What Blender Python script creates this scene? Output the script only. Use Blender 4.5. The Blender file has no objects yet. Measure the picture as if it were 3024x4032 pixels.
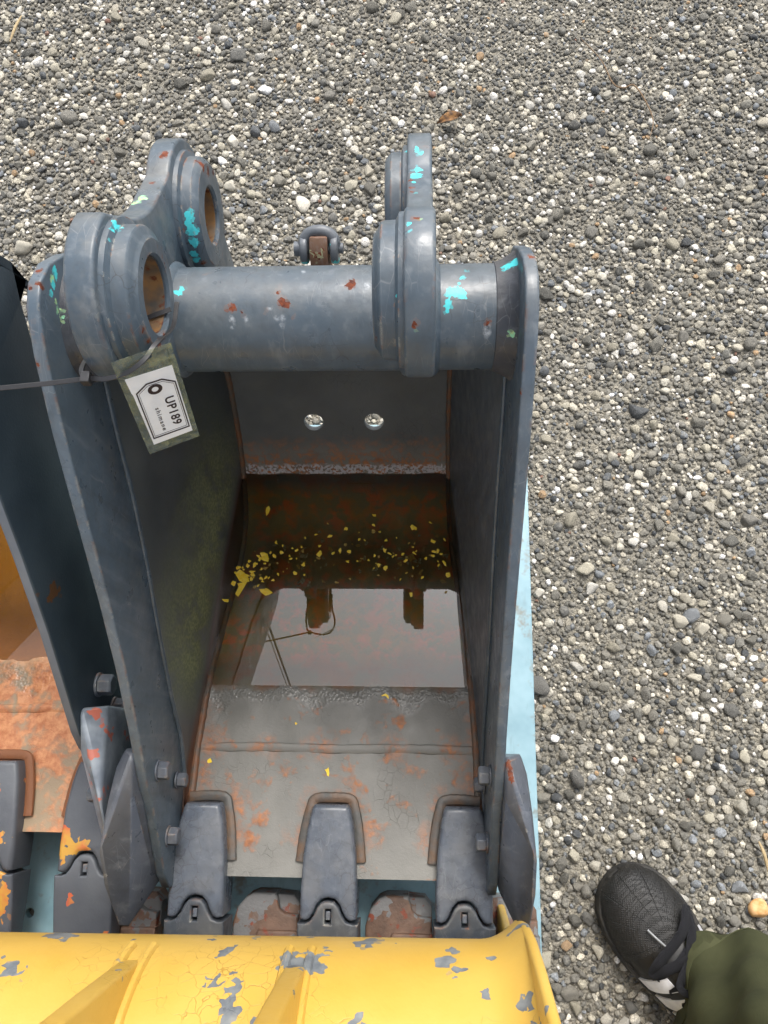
import bpy, bmesh, math, random
import numpy as np
from mathutils import Vector, Matrix, Euler

S = bpy.context.scene
COL = S.collection
R = math.radians

# ------------------------------------------------------------------ camera
def make_camera():
    th, ps, ro = R(72.2282), R(8.3813), R(7.9412)
    F = Vector((-math.sin(ps) * math.cos(th), math.cos(ps) * math.cos(th), -math.sin(th)))
    r0 = Vector((math.cos(ps), math.sin(ps), 0.0))
    d0 = F.cross(r0)
    r = math.cos(ro) * r0 + math.sin(ro) * d0
    d = -math.sin(ro) * r0 + math.cos(ro) * d0
    cam = bpy.data.cameras.new('camera')
    cam.sensor_fit = 'HORIZONTAL'
    cam.sensor_width = 36.0
    cam.lens = 36.0
    cam.clip_start = 0.02
    cam.clip_end = 500.0
    o = bpy.data.objects.new('camera', cam)
    COL.objects.link(o)
    m = Matrix.Identity(4)
    for i in range(3):
        m[i][0], m[i][1], m[i][2] = r[i], -d[i], -F[i]
    m[0][3], m[1][3], m[2][3] = 0.0, 0.0, 1.25
    o.matrix_world = m
    S.camera = o

make_camera()

# ------------------------------------------------------------------ sky, sun, exposure
SUN_EL, SUN_AZ = R(57), R(15)          # azimuth measured from +Y towards +X
def make_light():
    w = bpy.data.worlds.new('World')
    S.world = w
    w.use_nodes = True
    nt = w.node_tree
    nt.nodes.clear()
    out = nt.nodes.new('ShaderNodeOutputWorld')
    bg = nt.nodes.new('ShaderNodeBackground')
    sky = nt.nodes.new('ShaderNodeTexSky')
    sky.sky_type = 'NISHITA'
    sky.sun_disc = False
    sky.sun_elevation = SUN_EL
    sky.sun_rotation = SUN_AZ
    sky.air_density = 1.0
    sky.dust_density = 4.0
    sky.ozone_density = 1.0
    hsv = nt.nodes.new('ShaderNodeHueSaturation')
    hsv.inputs['Saturation'].default_value = 0.28
    nt.links.new(sky.outputs[0], hsv.inputs['Color'])
    nt.links.new(hsv.outputs[0], bg.inputs['Color'])
    bg.inputs['Strength'].default_value = 0.15
    nt.links.new(bg.outputs[0], out.inputs['Surface'])
    sun = bpy.data.lights.new('sun', 'SUN')
    sun.energy = 1.0
    sun.angle = R(16)
    sun.color = (1.0, 0.95, 0.88)
    so = bpy.data.objects.new('sun', sun)
    COL.objects.link(so)
    dirv = Vector((math.sin(SUN_AZ) * math.cos(SUN_EL), math.cos(SUN_AZ) * math.cos(SUN_EL), math.sin(SUN_EL)))
    so.rotation_euler = (-dirv).to_track_quat('-Z', 'Y').to_euler()
    so.location = dirv * 10
    S.view_settings.view_transform = 'Standard'
    S.view_settings.look = 'None'
    S.view_settings.gamma = 1.0
    S.view_settings.exposure = 1.0
    S.view_settings.use_curve_mapping = False
    S.cycles.use_adaptive_sampling = True
    S.cycles.adaptive_threshold = 0.03
    S.cycles.max_bounces = 7
    S.cycles.diffuse_bounces = 3
    S.cycles.glossy_bounces = 3
    S.cycles.transparent_max_bounces = 8

make_light()

# ------------------------------------------------------------------ helpers: nodes
def lin(r, g, b):
    f = lambda c: (c / 255 / 12.92) if c <= 10 else ((c / 255 + 0.055) / 1.055) ** 2.4
    return (f(r), f(g), f(b), 1.0)

class Mat:
    def __init__(self, name):
        self.m = bpy.data.materials.new(name)
        self.m.use_nodes = True
        self.nt = self.m.node_tree
        self.nt.nodes.clear()
        self.out = self.nt.nodes.new('ShaderNodeOutputMaterial')
        tc = self.nt.nodes.new('ShaderNodeTexCoord')
        self.P = tc.outputs['Object']
    def node(self, t, ins=None, out=0, **attrs):
        n = self.nt.nodes.new('ShaderNode' + t)
        for k, v in attrs.items():
            setattr(n, k, v)
        for k, v in (ins or {}).items():
            s = n.inputs[k]
            if isinstance(v, bpy.types.NodeSocket):
                self.nt.links.new(v, s)
            else:
                s.default_value = v
        return n.outputs[out]
    def math(self, op, a, b=0.0, clamp=False):
        return self.node('Math', {0: a, 1: b}, operation=op, use_clamp=clamp)
    def noise(self, scale, detail=4.0, rough=0.55, P=None, out=0, dist=0.0):
        return self.node('TexNoise', {'Vector': P or self.P, 'Scale': scale, 'Detail': min(detail, 3.0), 'Roughness': rough, 'Distortion': dist}, out=out)
    def ramp(self, v, a, b, lo=0.0, hi=1.0):
        return self.node('MapRange', {0: v, 1: a, 2: b, 3: lo, 4: hi})
    def mix(self, f, a, b):
        n = self.nt.nodes.new('ShaderNodeMix')
        n.data_type = 'RGBA'
        for s, v in ((n.inputs[0], f), (n.inputs[6], a), (n.inputs[7], b)):
            if isinstance(v, bpy.types.NodeSocket):
                self.nt.links.new(v, s)
            else:
                s.default_value = v
        return n.outputs[2]
    def cells(self, scale, P=None):
        n = self.nt.nodes.new('ShaderNodeTexVoronoi')
        self.nt.links.new(P or self.P, n.inputs['Vector'])
        n.inputs['Scale'].default_value = scale
        return n.outputs['Position'], n.outputs['Color']
    def crack(self, scale, P=None):
        return self.node('TexVoronoi', {'Vector': P or self.P, 'Scale': scale}, feature='DISTANCE_TO_EDGE')
    def warp(self, amp, scale, P=None):
        c = self.noise(scale, 3.0, P=P, out=1)
        c = self.node('VectorMath', {0: c, 1: (0.5, 0.5, 0.5)}, operation='SUBTRACT')
        sc = self.node('VectorMath', {0: c, 'Scale': amp}, operation='SCALE')
        return self.node('VectorMath', {0: P or self.P, 1: sc}, operation='ADD')
    def blobs(self, spots, P):
        """smallest of |P-c|-r over the listed spots"""
        best = None
        for (x, y, z, r) in spots:
            d = self.node('VectorMath', {0: P, 1: (x, y, z)}, out=1, operation='DISTANCE')
            d = self.math('SUBTRACT', d, r)
            best = d if best is None else self.math('MINIMUM', best, d)
        return best
    def bsdf(self, color, rough, bump=None, bump_str=0.3, bump_dist=0.001, metal=0.0, spec=0.5, coat=0.0, alpha=None):
        b = self.nt.nodes.new('ShaderNodeBsdfPrincipled')
        for k, v in (('Base Color', color), ('Roughness', rough), ('Metallic', metal), ('Specular IOR Level', spec), ('Coat Weight', coat)):
            if isinstance(v, bpy.types.NodeSocket):
                self.nt.links.new(v, b.inputs[k])
            else:
                b.inputs[k].default_value = v
        if bump is not None:
            n = self.node('Bump', {'Height': bump, 'Strength': bump_str, 'Distance': bump_dist})
            self.nt.links.new(n, b.inputs['Normal'])
        self.nt.links.new(b.outputs[0], self.out.inputs[0])
        return b

# colours
SLATE = lin(75, 88, 99)
TURQ = lin(62, 190, 200)
MINT = lin(140, 205, 165)
RUST_D = lin(66, 28, 18)
RUST_O = lin(126, 62, 32)
CHALK = lin(200, 205, 210)

def rust_color(k):
    n = k.noise(160, 5.0, 0.65)
    return k.mix(k.ramp(n, 0.35, 0.68), RUST_D, RUST_O)

def paint(name, base=SLATE, rough=0.33, turq=(), rust=(), mint=(), chalk=(), wear=0.0, dust=0.12, crackle=0.0, bumpiness=0.35, cell=380, edge=0.0):
    """glossy workshop paint over old turquoise paint over rusty steel, chipped at the listed spots"""
    k = Mat(name)
    big = k.noise(9, 4.0)
    col = k.mix(k.ramp(big, 0.3, 0.7), tuple(c * 0.88 for c in base[:3]) + (1,), tuple(min(1, c * 1.10) for c in base[:3]) + (1,))
    # dusty film
    dn = k.noise(38, 6.0, 0.7)
    col = k.mix(k.math('MULTIPLY', k.ramp(dn, 0.48, 0.75), dust), col, lin(140, 134, 122))
    nz = k.node('SeparateXYZ', {0: k.node('NewGeometry', out=1)}, out=2)
    up = k.math('MULTIPLY', k.ramp(nz, 0.45, 0.98), k.ramp(k.noise(18, 3.0), 0.38, 0.70))
    col = k.mix(k.math('MULTIPLY', up, 0.15 + dust), col, lin(138, 132, 120))
    # rain runoff streaks, fine scratches
    sv = k.node('VectorMath', {0: k.P, 1: (1.0, 1.0, 0.10)}, operation='MULTIPLY')
    run = k.noise(75, 3.0, 0.6, P=sv)
    col = k.mix(k.ramp(run, 0.52, 0.72, 0.0, 0.30), col, lin(56, 58, 60))
    col = k.mix(k.ramp(run, 0.44, 0.28, 0.0, 0.22), col, lin(150, 154, 158))
    sx = k.node('VectorMath', {0: k.warp(0.02, 12), 1: (1.0, 0.16, 0.32)}, operation='MULTIPLY')
    scr = k.math('MULTIPLY', k.ramp(k.crack(120, sx), 0.0, 0.018, 1.0, 0.0), k.ramp(k.noise(22, 3.0), 0.50, 0.60))
    col = k.mix(k.math('MULTIPLY', scr, 0.35), col, lin(150, 152, 154))
    rg = k.ramp(k.noise(45, 4.0), 0.3, 0.7, rough - 0.08, rough + 0.16)
    # chips follow small angular cells so that their outlines are jagged
    w = k.warp(0.010, 60)
    cp, cc = k.cells(cell, w)
    lower = k.noise(420, 3.0)
    bump = k.math('ADD', k.math('MULTIPLY', k.noise(34, 3.0), 2.4), k.math('MULTIPLY', k.noise(520, 2.0), 0.16))
    if crackle:
        ce = k.crack(55, k.warp(0.02, 30))
        cr = k.math('MULTIPLY', k.ramp(ce, 0.0, 0.025, 1.0, 0.0), k.ramp(k.noise(14, 3.0), 0.5, 0.62))
        col = k.mix(k.math('MULTIPLY', cr, crackle), col, lin(48, 42, 38))
    def chip(col, rg, bump, spots, c, r2):
        d = k.blobs(spots, cp)
        mk = k.ramp(d, -0.0006, 0.0004, 1.0, 0.0)
        return k.mix(mk, col, c), k.node('Mix', {0: mk, 2: rg, 3: r2}), bump
    if chalk:
        q = k.node('VectorMath', {0: k.warp(0.008, 110), 1: (1.0, 1.0, 0.40)}, operation='MULTIPLY')
        d = k.blobs([(x, y, z * 0.40, r * 0.8) for x, y, z, r in chalk], q)
        mk = k.math('MULTIPLY', k.ramp(d, -0.003, 0.002, 0.85, 0.0), k.ramp(k.noise(260, 3.0), 0.36, 0.55))
        col = k.mix(mk, col, CHALK)
    if mint:
        col, rg, bump = chip(col, rg, bump, mint, k.mix(k.ramp(lower, 0.4, 0.6), MINT, lin(170, 200, 140)), 0.6)
    if turq:
        col, rg, bump = chip(col, rg, bump, turq, k.mix(k.ramp(lower, 0.3, 0.7), TURQ, lin(82, 205, 208)), 0.42)
    if rust:
        d = k.blobs([(x, y, z, r * 1.2) for x, y, z, r in rust], cp)
        halo = k.ramp(d, 0.0, 0.002, 0.22, 0.0)
        col = k.mix(halo, col, lin(150, 110, 84))
        mk = k.ramp(d, -0.0006, 0.0004, 1.0, 0.0)
        col = k.mix(mk, col, rust_color(k))
        rg = k.node('Mix', {0: mk, 2: rg, 3: 0.85})
    if edge:
        nb = k.node('Bevel', {'Radius': 0.0035}, samples=4)
        ng = k.node('NewGeometry', out=1)
        dt = k.node('VectorMath', {0: nb, 1: ng}, out=1, operation='DOT_PRODUCT')
        em = k.math('MULTIPLY', k.ramp(dt, 0.995, 0.93), k.ramp(k.noise(48, 3.0, 0.6, P=cp), 0.62 - 0.12 * edge, 0.64 - 0.12 * edge))
        col = k.mix(em, col, k.mix(k.ramp(k.noise(60, 3.0), 0.40, 0.60), lin(146, 146, 140), lin(118, 78, 54)))
        rg = k.node('Mix', {0: em, 2: rg, 3: 0.7})
    if wear:
        wn = k.noise(26, 4.0, 0.6, P=cp)
        mk = k.ramp(wn, 0.72 - 0.10 * wear, 0.725 - 0.10 * wear)
        col = k.mix(mk, col, k.mix(k.ramp(cc, 0.4, 0.6), rust_color(k), lin(150, 150, 120)))
        rg = k.node('Mix', {0: mk, 2: rg, 3: 0.8})
    k.bsdf(col, rg, bump, bumpiness, 0.0012)
    return k.m

# ------------------------------------------------------------------ helpers: objects
def finish(me, smooth, sharp=35):
    if smooth:
        for p in me.polygons:
            p.use_smooth = True
        me.set_sharp_from_angle(angle=R(sharp))

def link(name, me, mat, parent=None, bevel=0.0, segs=2, smooth=True, sharp=35):
    finish(me, smooth, sharp)
    o = bpy.data.objects.new(name, me)
    if mat is not None and not me.materials:
        me.materials.append(mat)
    COL.objects.link(o)
    if parent is not None:
        o.parent = parent
        o.matrix_parent_inverse = ORIGIN[base_of(parent)].inverted()
    if bevel:
        b = o.modifiers.new('bevel', 'BEVEL')
        b.width = bevel
        b.segments = segs
        b.limit_method = 'ANGLE'
        b.angle_limit = R(28)
        b.harden_normals = False
    return o

ORIGIN = {}
def base_of(o):
    return o.name
def root(name, loc, label, cat, group=None):
    e = bpy.data.objects.new(name, None)
    e.empty_display_size = 0.05
    e.location = loc
    COL.objects.link(e)
    ORIGIN[e.name] = Matrix.Translation(loc)
    return tag(e, label, cat, group)
def tag(o, label, cat=None, group=None, kind=None):
    if label: o['label'] = label
    if cat: o['category'] = cat
    if group: o['group'] = group
    if kind: o['kind'] = kind
    return o
class _Ident(dict):
    def __missing__(self, k):
        return Matrix.Identity(4)
ORIGIN = _Ident()

def from_faces(verts, faces):
    me = bpy.data.meshes.new('m')
    me.from_pydata([tuple(v) for v in verts], [], faces)
    me.validate()
    bm = bmesh.new()
    bm.from_mesh(me)
    bmesh.ops.recalc_face_normals(bm, faces=bm.faces)
    bm.to_mesh(me)
    bm.free()
    return me

def hull(points):
    bm = bmesh.new()
    for p in points:
        bm.verts.new(p)
    r = bmesh.ops.convex_hull(bm, input=bm.verts)
    bmesh.ops.delete(bm, geom=[e for e in r['geom_interior'] if isinstance(e, bmesh.types.BMVert)], context='VERTS')
    bmesh.ops.dissolve_limit(bm, angle_limit=R(3), verts=bm.verts, edges=bm.edges)
    bmesh.ops.recalc_face_normals(bm, faces=bm.faces)
    me = bpy.data.meshes.new('m')
    bm.to_mesh(me)
    bm.free()
    return me

def flat(outer, holes, a, b, axis='X', bev=0.002):
    """plate cut from an outline with holes, thickness from a to b along the axis, rounded edges"""
    cu = bpy.data.curves.new('c', 'CURVE')
    cu.dimensions = '2D'
    cu.fill_mode = 'BOTH'
    cu.extrude = max(1e-5, (b - a) / 2 - bev)
    cu.bevel_depth = bev
    cu.bevel_resolution = 2
    cu.offset = -bev
    for loop in [outer] + list(holes):
        sp = cu.splines.new('POLY')
        sp.points.add(len(loop) - 1)
        for q, (x, y) in zip(sp.points, loop):
            q.co = (x, y, 0, 1)
        sp.use_cyclic_u = True
    co = bpy.data.objects.new('c', cu)
    COL.objects.link(co)
    dg = bpy.context.evaluated_depsgraph_get()
    dg.update()
    me = bpy.data.meshes.new_from_object(co.evaluated_get(dg))
    bpy.data.objects.remove(co)
    bpy.data.curves.remove(cu)
    bm = bmesh.new()
    bm.from_mesh(me)
    bmesh.ops.remove_doubles(bm, verts=bm.verts, dist=1e-5)
    mid = (a + b) / 2
    for v in bm.verts:
        x, y, z = v.co
        if axis == 'X': v.co = (z + mid, x, y)
        elif axis == 'Y': v.co = (y, z + mid, x)
        else: v.co = (x, y, z + mid)
    bmesh.ops.recalc_face_normals(bm, faces=bm.faces)
    bm.to_mesh(me)
    bm.free()
    me.materials.clear()
    return me

def arc(cx, cy, r, a0, a1, n=24):
    return [(cx + r * math.cos(R(a0 + (a1 - a0) * i / n)), cy + r * math.sin(R(a0 + (a1 - a0) * i / n))) for i in range(n + 1)]
def circ(cx, cy, r, n=40):
    return arc(cx, cy, r, 0, 360, n)[:-1]

def spline(pts, n=6):
    out = []
    P = [np.array(p, float) for p in pts]
    P = [2 * P[0] - P[1]] + P + [2 * P[-1] - P[-2]]
    for i in range(1, len(P) - 2):
        for j in range(n):
            t = j / n
            a, b, c, d = P[i - 1], P[i], P[i + 1], P[i + 2]
            out.append(0.5 * (2 * b + (c - a) * t + (2 * a - 5 * b + 4 * c - d) * t * t + (3 * b - a - 3 * c + d) * t ** 3))
    out.append(P[-2])
    return [tuple(p) for p in out]

def grid(rows, close_u=False, cap=False):
    n = len(rows[0])
    verts = [p for r in rows for p in r]
    faces = []
    for i in range(len(rows) - 1):
        for j in range(n if close_u else n - 1):
            k = (j + 1) % n
            faces.append((i * n + j, i * n + k, (i + 1) * n + k, (i + 1) * n + j))
    if cap:
        faces.append(tuple(range(n)))
        faces.append(tuple(range((len(rows) - 1) * n, len(rows) * n)))
    return from_faces(verts, faces)

def lathe(prof, cy, cz, seg=56, closed=True):
    """profile (x, r) swept round an axis along X through (cy, cz); closed joins last to first"""
    rows = [[(x, cy + r * math.cos(2 * math.pi * i / seg), cz + r * math.sin(2 * math.pi * i / seg)) for i in range(seg)] for x, r in prof]
    if closed:
        rows.append(rows[0])
    return grid_merge(rows)
def grid_merge(rows):
    n = len(rows[0])
    verts = [p for r in rows for p in r]
    faces = [(i * n + j, i * n + (j + 1) % n, (i + 1) * n + (j + 1) % n, (i + 1) * n + j) for i in range(len(rows) - 1) for j in range(n)]
    me = bpy.data.meshes.new('m')
    me.from_pydata(verts, [], faces)
    bm = bmesh.new()
    bm.from_mesh(me)
    bmesh.ops.remove_doubles(bm, verts=bm.verts, dist=1e-6)
    bmesh.ops.recalc_face_normals(bm, faces=bm.faces)
    bm.to_mesh(me)
    bm.free()
    return me

def sweep(path, section, up=(0, 0, 1), cap=True, scale=None):
    """section (list of 2-D points) carried along a path"""
    P = [Vector(p) for p in path]
    rows = []
    upv = Vector(up)
    for i, p in enumerate(P):
        t = (P[min(i + 1, len(P) - 1)] - P[max(i - 1, 0)]).normalized()
        side = t.cross(upv)
        if side.length < 1e-4:
            side = t.cross(Vector((1, 0, 0)))
        side.normalize()
        u2 = side.cross(t).normalized()
        s = scale[i] if scale else 1.0
        rows.append([tuple(p + side * a * s + u2 * b * s) for a, b in section])
    return grid(rows, close_u=True, cap=cap)
def ring(r, n=10, fy=1.0):
    return [(r * math.cos(2 * math.pi * i / n), r * fy * math.sin(2 * math.pi * i / n)) for i in range(n)]

def bead(path, r, rng, up=(0, 0, 1), flatten=0.6, lump=0.05):
    """lumpy weld bead"""
    L = spline(path, 10)
    sc = [1.0 + lump * math.sin(i * 1.7 + rng.random()) + rng.uniform(-lump, lump) * 0.6 for i in range(len(L))]
    return sweep(L, ring(r, 10, flatten), up, True, sc)

def hexbolt(name, c, axis_sign, r, h, mat, parent, washer=True):
    """hex head on a washer, axis along X"""
    x, y, z = c
    s = axis_sign
    rows = []
    if washer:
        prof = [(x, 0.0001), (x, r * 1.12), (x + s * h * 0.2, r * 1.12), (x + s * h * 0.2, 0.0001)]
        link('washer', lathe(prof, y, z, 28), mat, parent, 0.0006)
    x0 = x + (s * h * 0.2 if washer else 0)
    pts = []
    for xx, k in ((x0, 1.0), (x0 + s * h * 0.85, 1.0), (x0 + s * h, 0.86)):
        pts.append([(xx, y + r * k * math.cos(R(60 * i + 15)), z + r * k * math.sin(R(60 * i + 15))) for i in range(6)])
    me = grid(pts, close_u=True, cap=True)
    return link(name, me, mat, parent, 0.0008)

# ------------------------------------------------------------------ materials of the setting
def gravel_material(name, use_attr):
    k = Mat(name)
    if use_attr:
        col = k.node('Attribute', attribute_name='Col')
    else:
        col = k.node('ObjectInfo', out=1)
    sp = k.noise(420, 5.0, 0.7)
    col2 = k.mix(k.ramp(sp, 0.36, 0.60), k.mix(0.60, col, lin(66, 64, 58)), col)
    v = k.noise(130, 4.0, 0.6)
    col2 = k.mix(k.ramp(v, 0.54, 0.70, 0.0, 0.45), col2, lin(172, 168, 156))
    bump = k.noise(190, 6.0, 0.7)
    k.bsdf(col2, 0.82, bump, 0.75, 0.0016, spec=0.3)
    return k.m

def ground_material():
    k = Mat('ground_dirt')
    n = k.noise(6, 5.0)
    col = k.mix(k.ramp(n, 0.3, 0.7), lin(110, 106, 97), lin(138, 133, 121))
    pos, cc = k.cells(260)
    g = k.node('SeparateColor', {0: cc})
    col = k.mix(k.ramp(g, 0.0, 1.0, 0.0, 0.85), col, k.mix(g, lin(76, 75, 70), lin(164, 159, 147)))
    pos2, cc2 = k.cells(95)
    g2 = k.node('SeparateColor', {0: cc2})
    col = k.mix(k.ramp(g2, 0.55, 0.95, 0.0, 0.8), col, lin(150, 144, 130))
    h = k.math('ADD', k.node('TexVoronoi', {'Vector': k.P, 'Scale': 260.0}), k.math('MULTIPLY', k.node('TexVoronoi', {'Vector': k.P, 'Scale': 95.0}), 1.5))
    k.bsdf(col, 0.9, k.math('SUBTRACT', 1.0, h), 0.9, 0.004, spec=0.25)
    return k.m

# ------------------------------------------------------------------ ground and gravel
def icosphere(sub):
    bm = bmesh.new()
    bmesh.ops.create_icosphere(bm, subdivisions=sub, radius=1.0)
    bm.verts.ensure_lookup_table()
    v = np.array([x.co[:] for x in bm.verts])
    f = np.array([[x.index for x in fc.verts] for fc in bm.faces])
    bm.free()
    return v, f

def stone_templates(sub, n, rng):
    v0, f = icosphere(sub)
    out = []
    for i in range(n):
        v = v0.copy()
        # facets: push everything beyond a few random planes back onto them
        for _ in range(rng.integers(6, 13)):
            d = rng.normal(size=3); d /= np.linalg.norm(d)
            lim = rng.uniform(0.52, 0.86)
            e = v @ d - lim
            v = v - np.outer(np.maximum(e, 0) * rng.uniform(0.75, 1.0), d)
        # low bumps
        for _ in range(5):
            d = rng.normal(size=3) * rng.uniform(1.5, 4)
            v = v * (1 + 0.035 * np.sin(v @ d + rng.uniform(0, 6)))[:, None]
        v *= np.array([1.0, rng.uniform(0.66, 0.98), rng.uniform(0.46, 0.74)])
        out.append(v)
    return out, f

STONE_COLORS = np.array([lin(*c)[:3] for c in (
    (122, 119, 109), (108, 106, 98), (132, 128, 117), (96, 95, 89), (114, 111, 102), (126, 123, 114), (104, 103, 98), (138, 134, 122),
    (194, 187, 168), (206, 200, 184), (176, 169, 151), (216, 212, 202),
    (84, 87, 89), (68, 71, 73), (114, 118, 120), (138, 142, 144),
    (236, 235, 230), (170, 142, 108), (134, 104, 88))])
STONE_P = np.array([9, 9, 9, 7, 9, 8, 7, 8, 7.5, 5.5, 6.5, 3.5, 4, 3, 3.5, 3, 1.4, 0.8, 0.4])
STONE_P = STONE_P / STONE_P.sum()

PLATE_X, PLATE_Y = (-0.592, 0.172), (-0.80, 0.552)

def build_ground():
    rng = np.random.default_rng(11)
    # one sheet, fine near the camera, reaching far out
    xs = sorted(set(np.round(np.concatenate([np.linspace(-1.6, 1.6, 65), [-200, -60, -20, -8, -4, -2.4, 2.4, 4, 8, 20, 60, 200]]), 4)))
    ys = sorted(set(np.round(np.concatenate([np.linspace(-1.2, 2.4, 73), [-200, -60, -20, -8, -4, -2, 3.2, 5, 9, 20, 60, 200]]), 4)))
    def gz(x, y):
        s = 0.004 * math.sin(3.1 * x + 0.7) * math.sin(2.7 * y + 1.1) + 0.003 * math.sin(7.3 * x + 2.0 * y)
        return s - 0.003
    rows = [[(x, y, gz(x, y)) for x in xs] for y in ys]
    g = link('ground', grid(rows), ground_material(), None, smooth=True)
    tag(g, 'grey gravel yard of mixed pebbles', kind='structure')
    # ---- stones
    x0, x1, y0, y1 = -1.35, 1.25, -0.75, 1.95
    cell = 0.0022
    nx, ny = int((x1 - x0) / cell), int((y1 - y0) / cell)
    occ = np.zeros((ny, nx), bool)
    def block(ax, ay):
        occ[max(0, int((ay[0] - y0) / cell)):int((ay[1] - y0) / cell), max(0, int((ax[0] - x0) / cell)):int((ax[1] - x0) / cell)] = True
    block((PLATE_X[0] + 0.006, PLATE_X[1] - 0.002), (PLATE_Y[0], PLATE_Y[1] - 0.004))
    # patches with finer fill, fewer big stones
    def fine(x, y):
        return 0.5 + 0.5 * np.sin(2.3 * x + 1.9 * y + 1.0) * np.sin(3.1 * y - 1.7 * x + 0.4)
    disc = {}
    def mask(r):
        k = max(1, int(round(r / cell)))
        if k not in disc:
            yy, xx = np.mgrid[-k:k + 1, -k:k + 1]
            disc[k] = (xx * xx + yy * yy) <= k * k
        return k, disc[k]
    stones = []
    classes = [(0.0150, 0.0200, 60, 0.9), (0.0105, 0.0150, 560, 0.86), (0.0078, 0.0105, 4200, 0.80), (0.0060, 0.0078, 24000, 0.76), (0.0044, 0.0060, 85000, 0.74), (0.0032, 0.0044, 120000, 0.70), (0.0024, 0.0032, 90000, 0.64)]
    for (ra, rb, n, pack) in classes:
        X = rng.uniform(x0 + 0.02, x1 - 0.02, n); Y = rng.uniform(y0 + 0.02, y1 - 0.02, n); RR = rng.uniform(ra, rb, n)
        f = fine(X, Y)
        for x, y, r, q, u in zip(X, Y, RR, f, rng.random(n)):
            if r > 0.0046 and u < 0.85 * q * q: continue
            ix, iy = int((x - x0) / cell), int((y - y0) / cell)
            if occ[iy, ix]: continue
            k, d = mask(r * pack)
            a, b, c2, d2 = iy - k, iy + k + 1, ix - k, ix + k + 1
            if a < 0 or c2 < 0 or b > ny or d2 > nx: continue
            w = occ[a:b, c2:d2]
            if (w & d).sum() > 0.13 * d.sum(): continue
            w |= d
            stones.append((x, y, r))
    st = np.array(stones)
    n = len(st)
    ci = rng.choice(len(STONE_COLORS), n, p=STONE_P)
    cols = STONE_COLORS[ci] * rng.uniform(0.90, 1.36, (n, 1)) * np.array([1.0, 1.0, 1.03])
    pale = (st[:, 2] > 0.0070) & (rng.random(n) < 0.30)      # the coarser stones are often pale limestone
    cols[pale] = STONE_COLORS[rng.choice([8, 9, 10, 11], pale.sum())] * rng.uniform(0.85, 1.1, (pale.sum(), 1))
    zg = np.array([gz(a, b) for a, b in st[:, :2]])
    zr = zg + np.minimum(st[:, 2], 0.011) * rng.uniform(0.02, 0.42, n) + 0.0010
    # the 300 largest in the photograph's view become single stones
    inview = (st[:, 1] > -0.38) & (st[:, 1] < 1.6) & (st[:, 0] > -0.60 - 0.17 * (st[:, 1] + 0.35)) & (st[:, 0] < 0.50 + 0.13 * (st[:, 1] + 0.35))
    hid = (st[:, 0] > -0.6) & (st[:, 0] < 0.17) & (st[:, 1] < 0.55)
    order = np.argsort(-st[:, 2] / (1.0 + 0.22 * st[:, 1]) * (inview & ~hid))
    big = set(order[:300].tolist())
    gm_obj = gravel_material('single_stone', False)
    tb, fb = stone_templates(3, 14, rng)
    meshes = []
    for v in tb:
        me = bpy.data.meshes.new('stone')
        me.from_pydata([tuple(p) for p in v], [], [tuple(q) for q in fb.tolist()])
        me.materials.append(gm_obj)
        finish(me, True, 50)
        meshes.append(me)
    for i in big:
        o = bpy.data.objects.new('stone', meshes[rng.integers(len(meshes))])
        s = st[i, 2]
        o.scale = (s * 1.12, s * 1.12, s * 1.12)
        o.rotation_euler = (rng.uniform(-0.35, 0.35), rng.uniform(-0.35, 0.35), rng.uniform(0, 6.28))
        o.location = (st[i, 0], st[i, 1], zr[i] + 0.002)
        o.color = (*cols[i], 1.0)
        COL.objects.link(o)
        o.parent = g
    # the rest as one mass
    rest = np.array([i for i in range(n) if i not in big])
    allv, allf, allc, alls, off = [], [], [], [], 0
    for lod, sel in ((2, st[rest, 2] >= 0.0066), (1, st[rest, 2] < 0.0066)):
        tv, tf = stone_templates(lod, 40, rng)
        ids = rest[sel]
        kind = rng.integers(0, len(tv), len(ids))
        for t in range(len(tv)):
            q = ids[kind == t]
            m = len(q)
            if not m: continue
            a = rng.uniform(0, 6.28, m); b = rng.uniform(-0.4, 0.4, m); c = rng.uniform(-0.4, 0.4, m)
            ca, sa, cb, sb, cc_, sc_ = np.cos(a), np.sin(a), np.cos(b), np.sin(b), np.cos(c), np.sin(c)
            Z = np.zeros(m); O = np.ones(m)
            Rz = np.array([[ca, -sa, Z], [sa, ca, Z], [Z, Z, O]]).transpose(2, 0, 1)
            Ry = np.array([[cb, Z, sb], [Z, O, Z], [-sb, Z, cb]]).transpose(2, 0, 1)
            Rx = np.array([[O, Z, Z], [Z, cc_, -sc_], [Z, sc_, cc_]]).transpose(2, 0, 1)
            M = Rz @ Ry @ Rx
            V = np.einsum('mij,vj->mvi', M, tv[t]) * (st[q, 2] * 1.14)[:, None, None]
            V += np.stack([st[q, 0], st[q, 1], zr[q]], 1)[:, None, :]
            nv = len(tv[t])
            allv.append(V.reshape(-1, 3))
            allf.append((tf[None] + (off + np.arange(m) * nv)[:, None, None]).reshape(-1, 3))
            allc.append(np.repeat(cols[q], nv, axis=0))
            alls.append(np.full(m * len(tf), t % 3 == 0))
            off += m * nv
    V = np.concatenate(allv).astype(np.float32); Fc = np.concatenate(allf).astype(np.int32); Cc = np.concatenate(allc)
    me = bpy.data.meshes.new('gravel')
    me.vertices.add(len(V)); me.vertices.foreach_set('co', V.ravel())
    me.loops.add(len(Fc) * 3); me.loops.foreach_set('vertex_index', Fc.ravel())
    me.polygons.add(len(Fc)); me.polygons.foreach_set('loop_start', np.arange(0, len(Fc) * 3, 3, dtype=np.int32))
    me.polygons.foreach_set('use_smooth', np.concatenate(alls))
    at = me.attributes.new('Col', 'FLOAT_COLOR', 'POINT')
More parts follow.
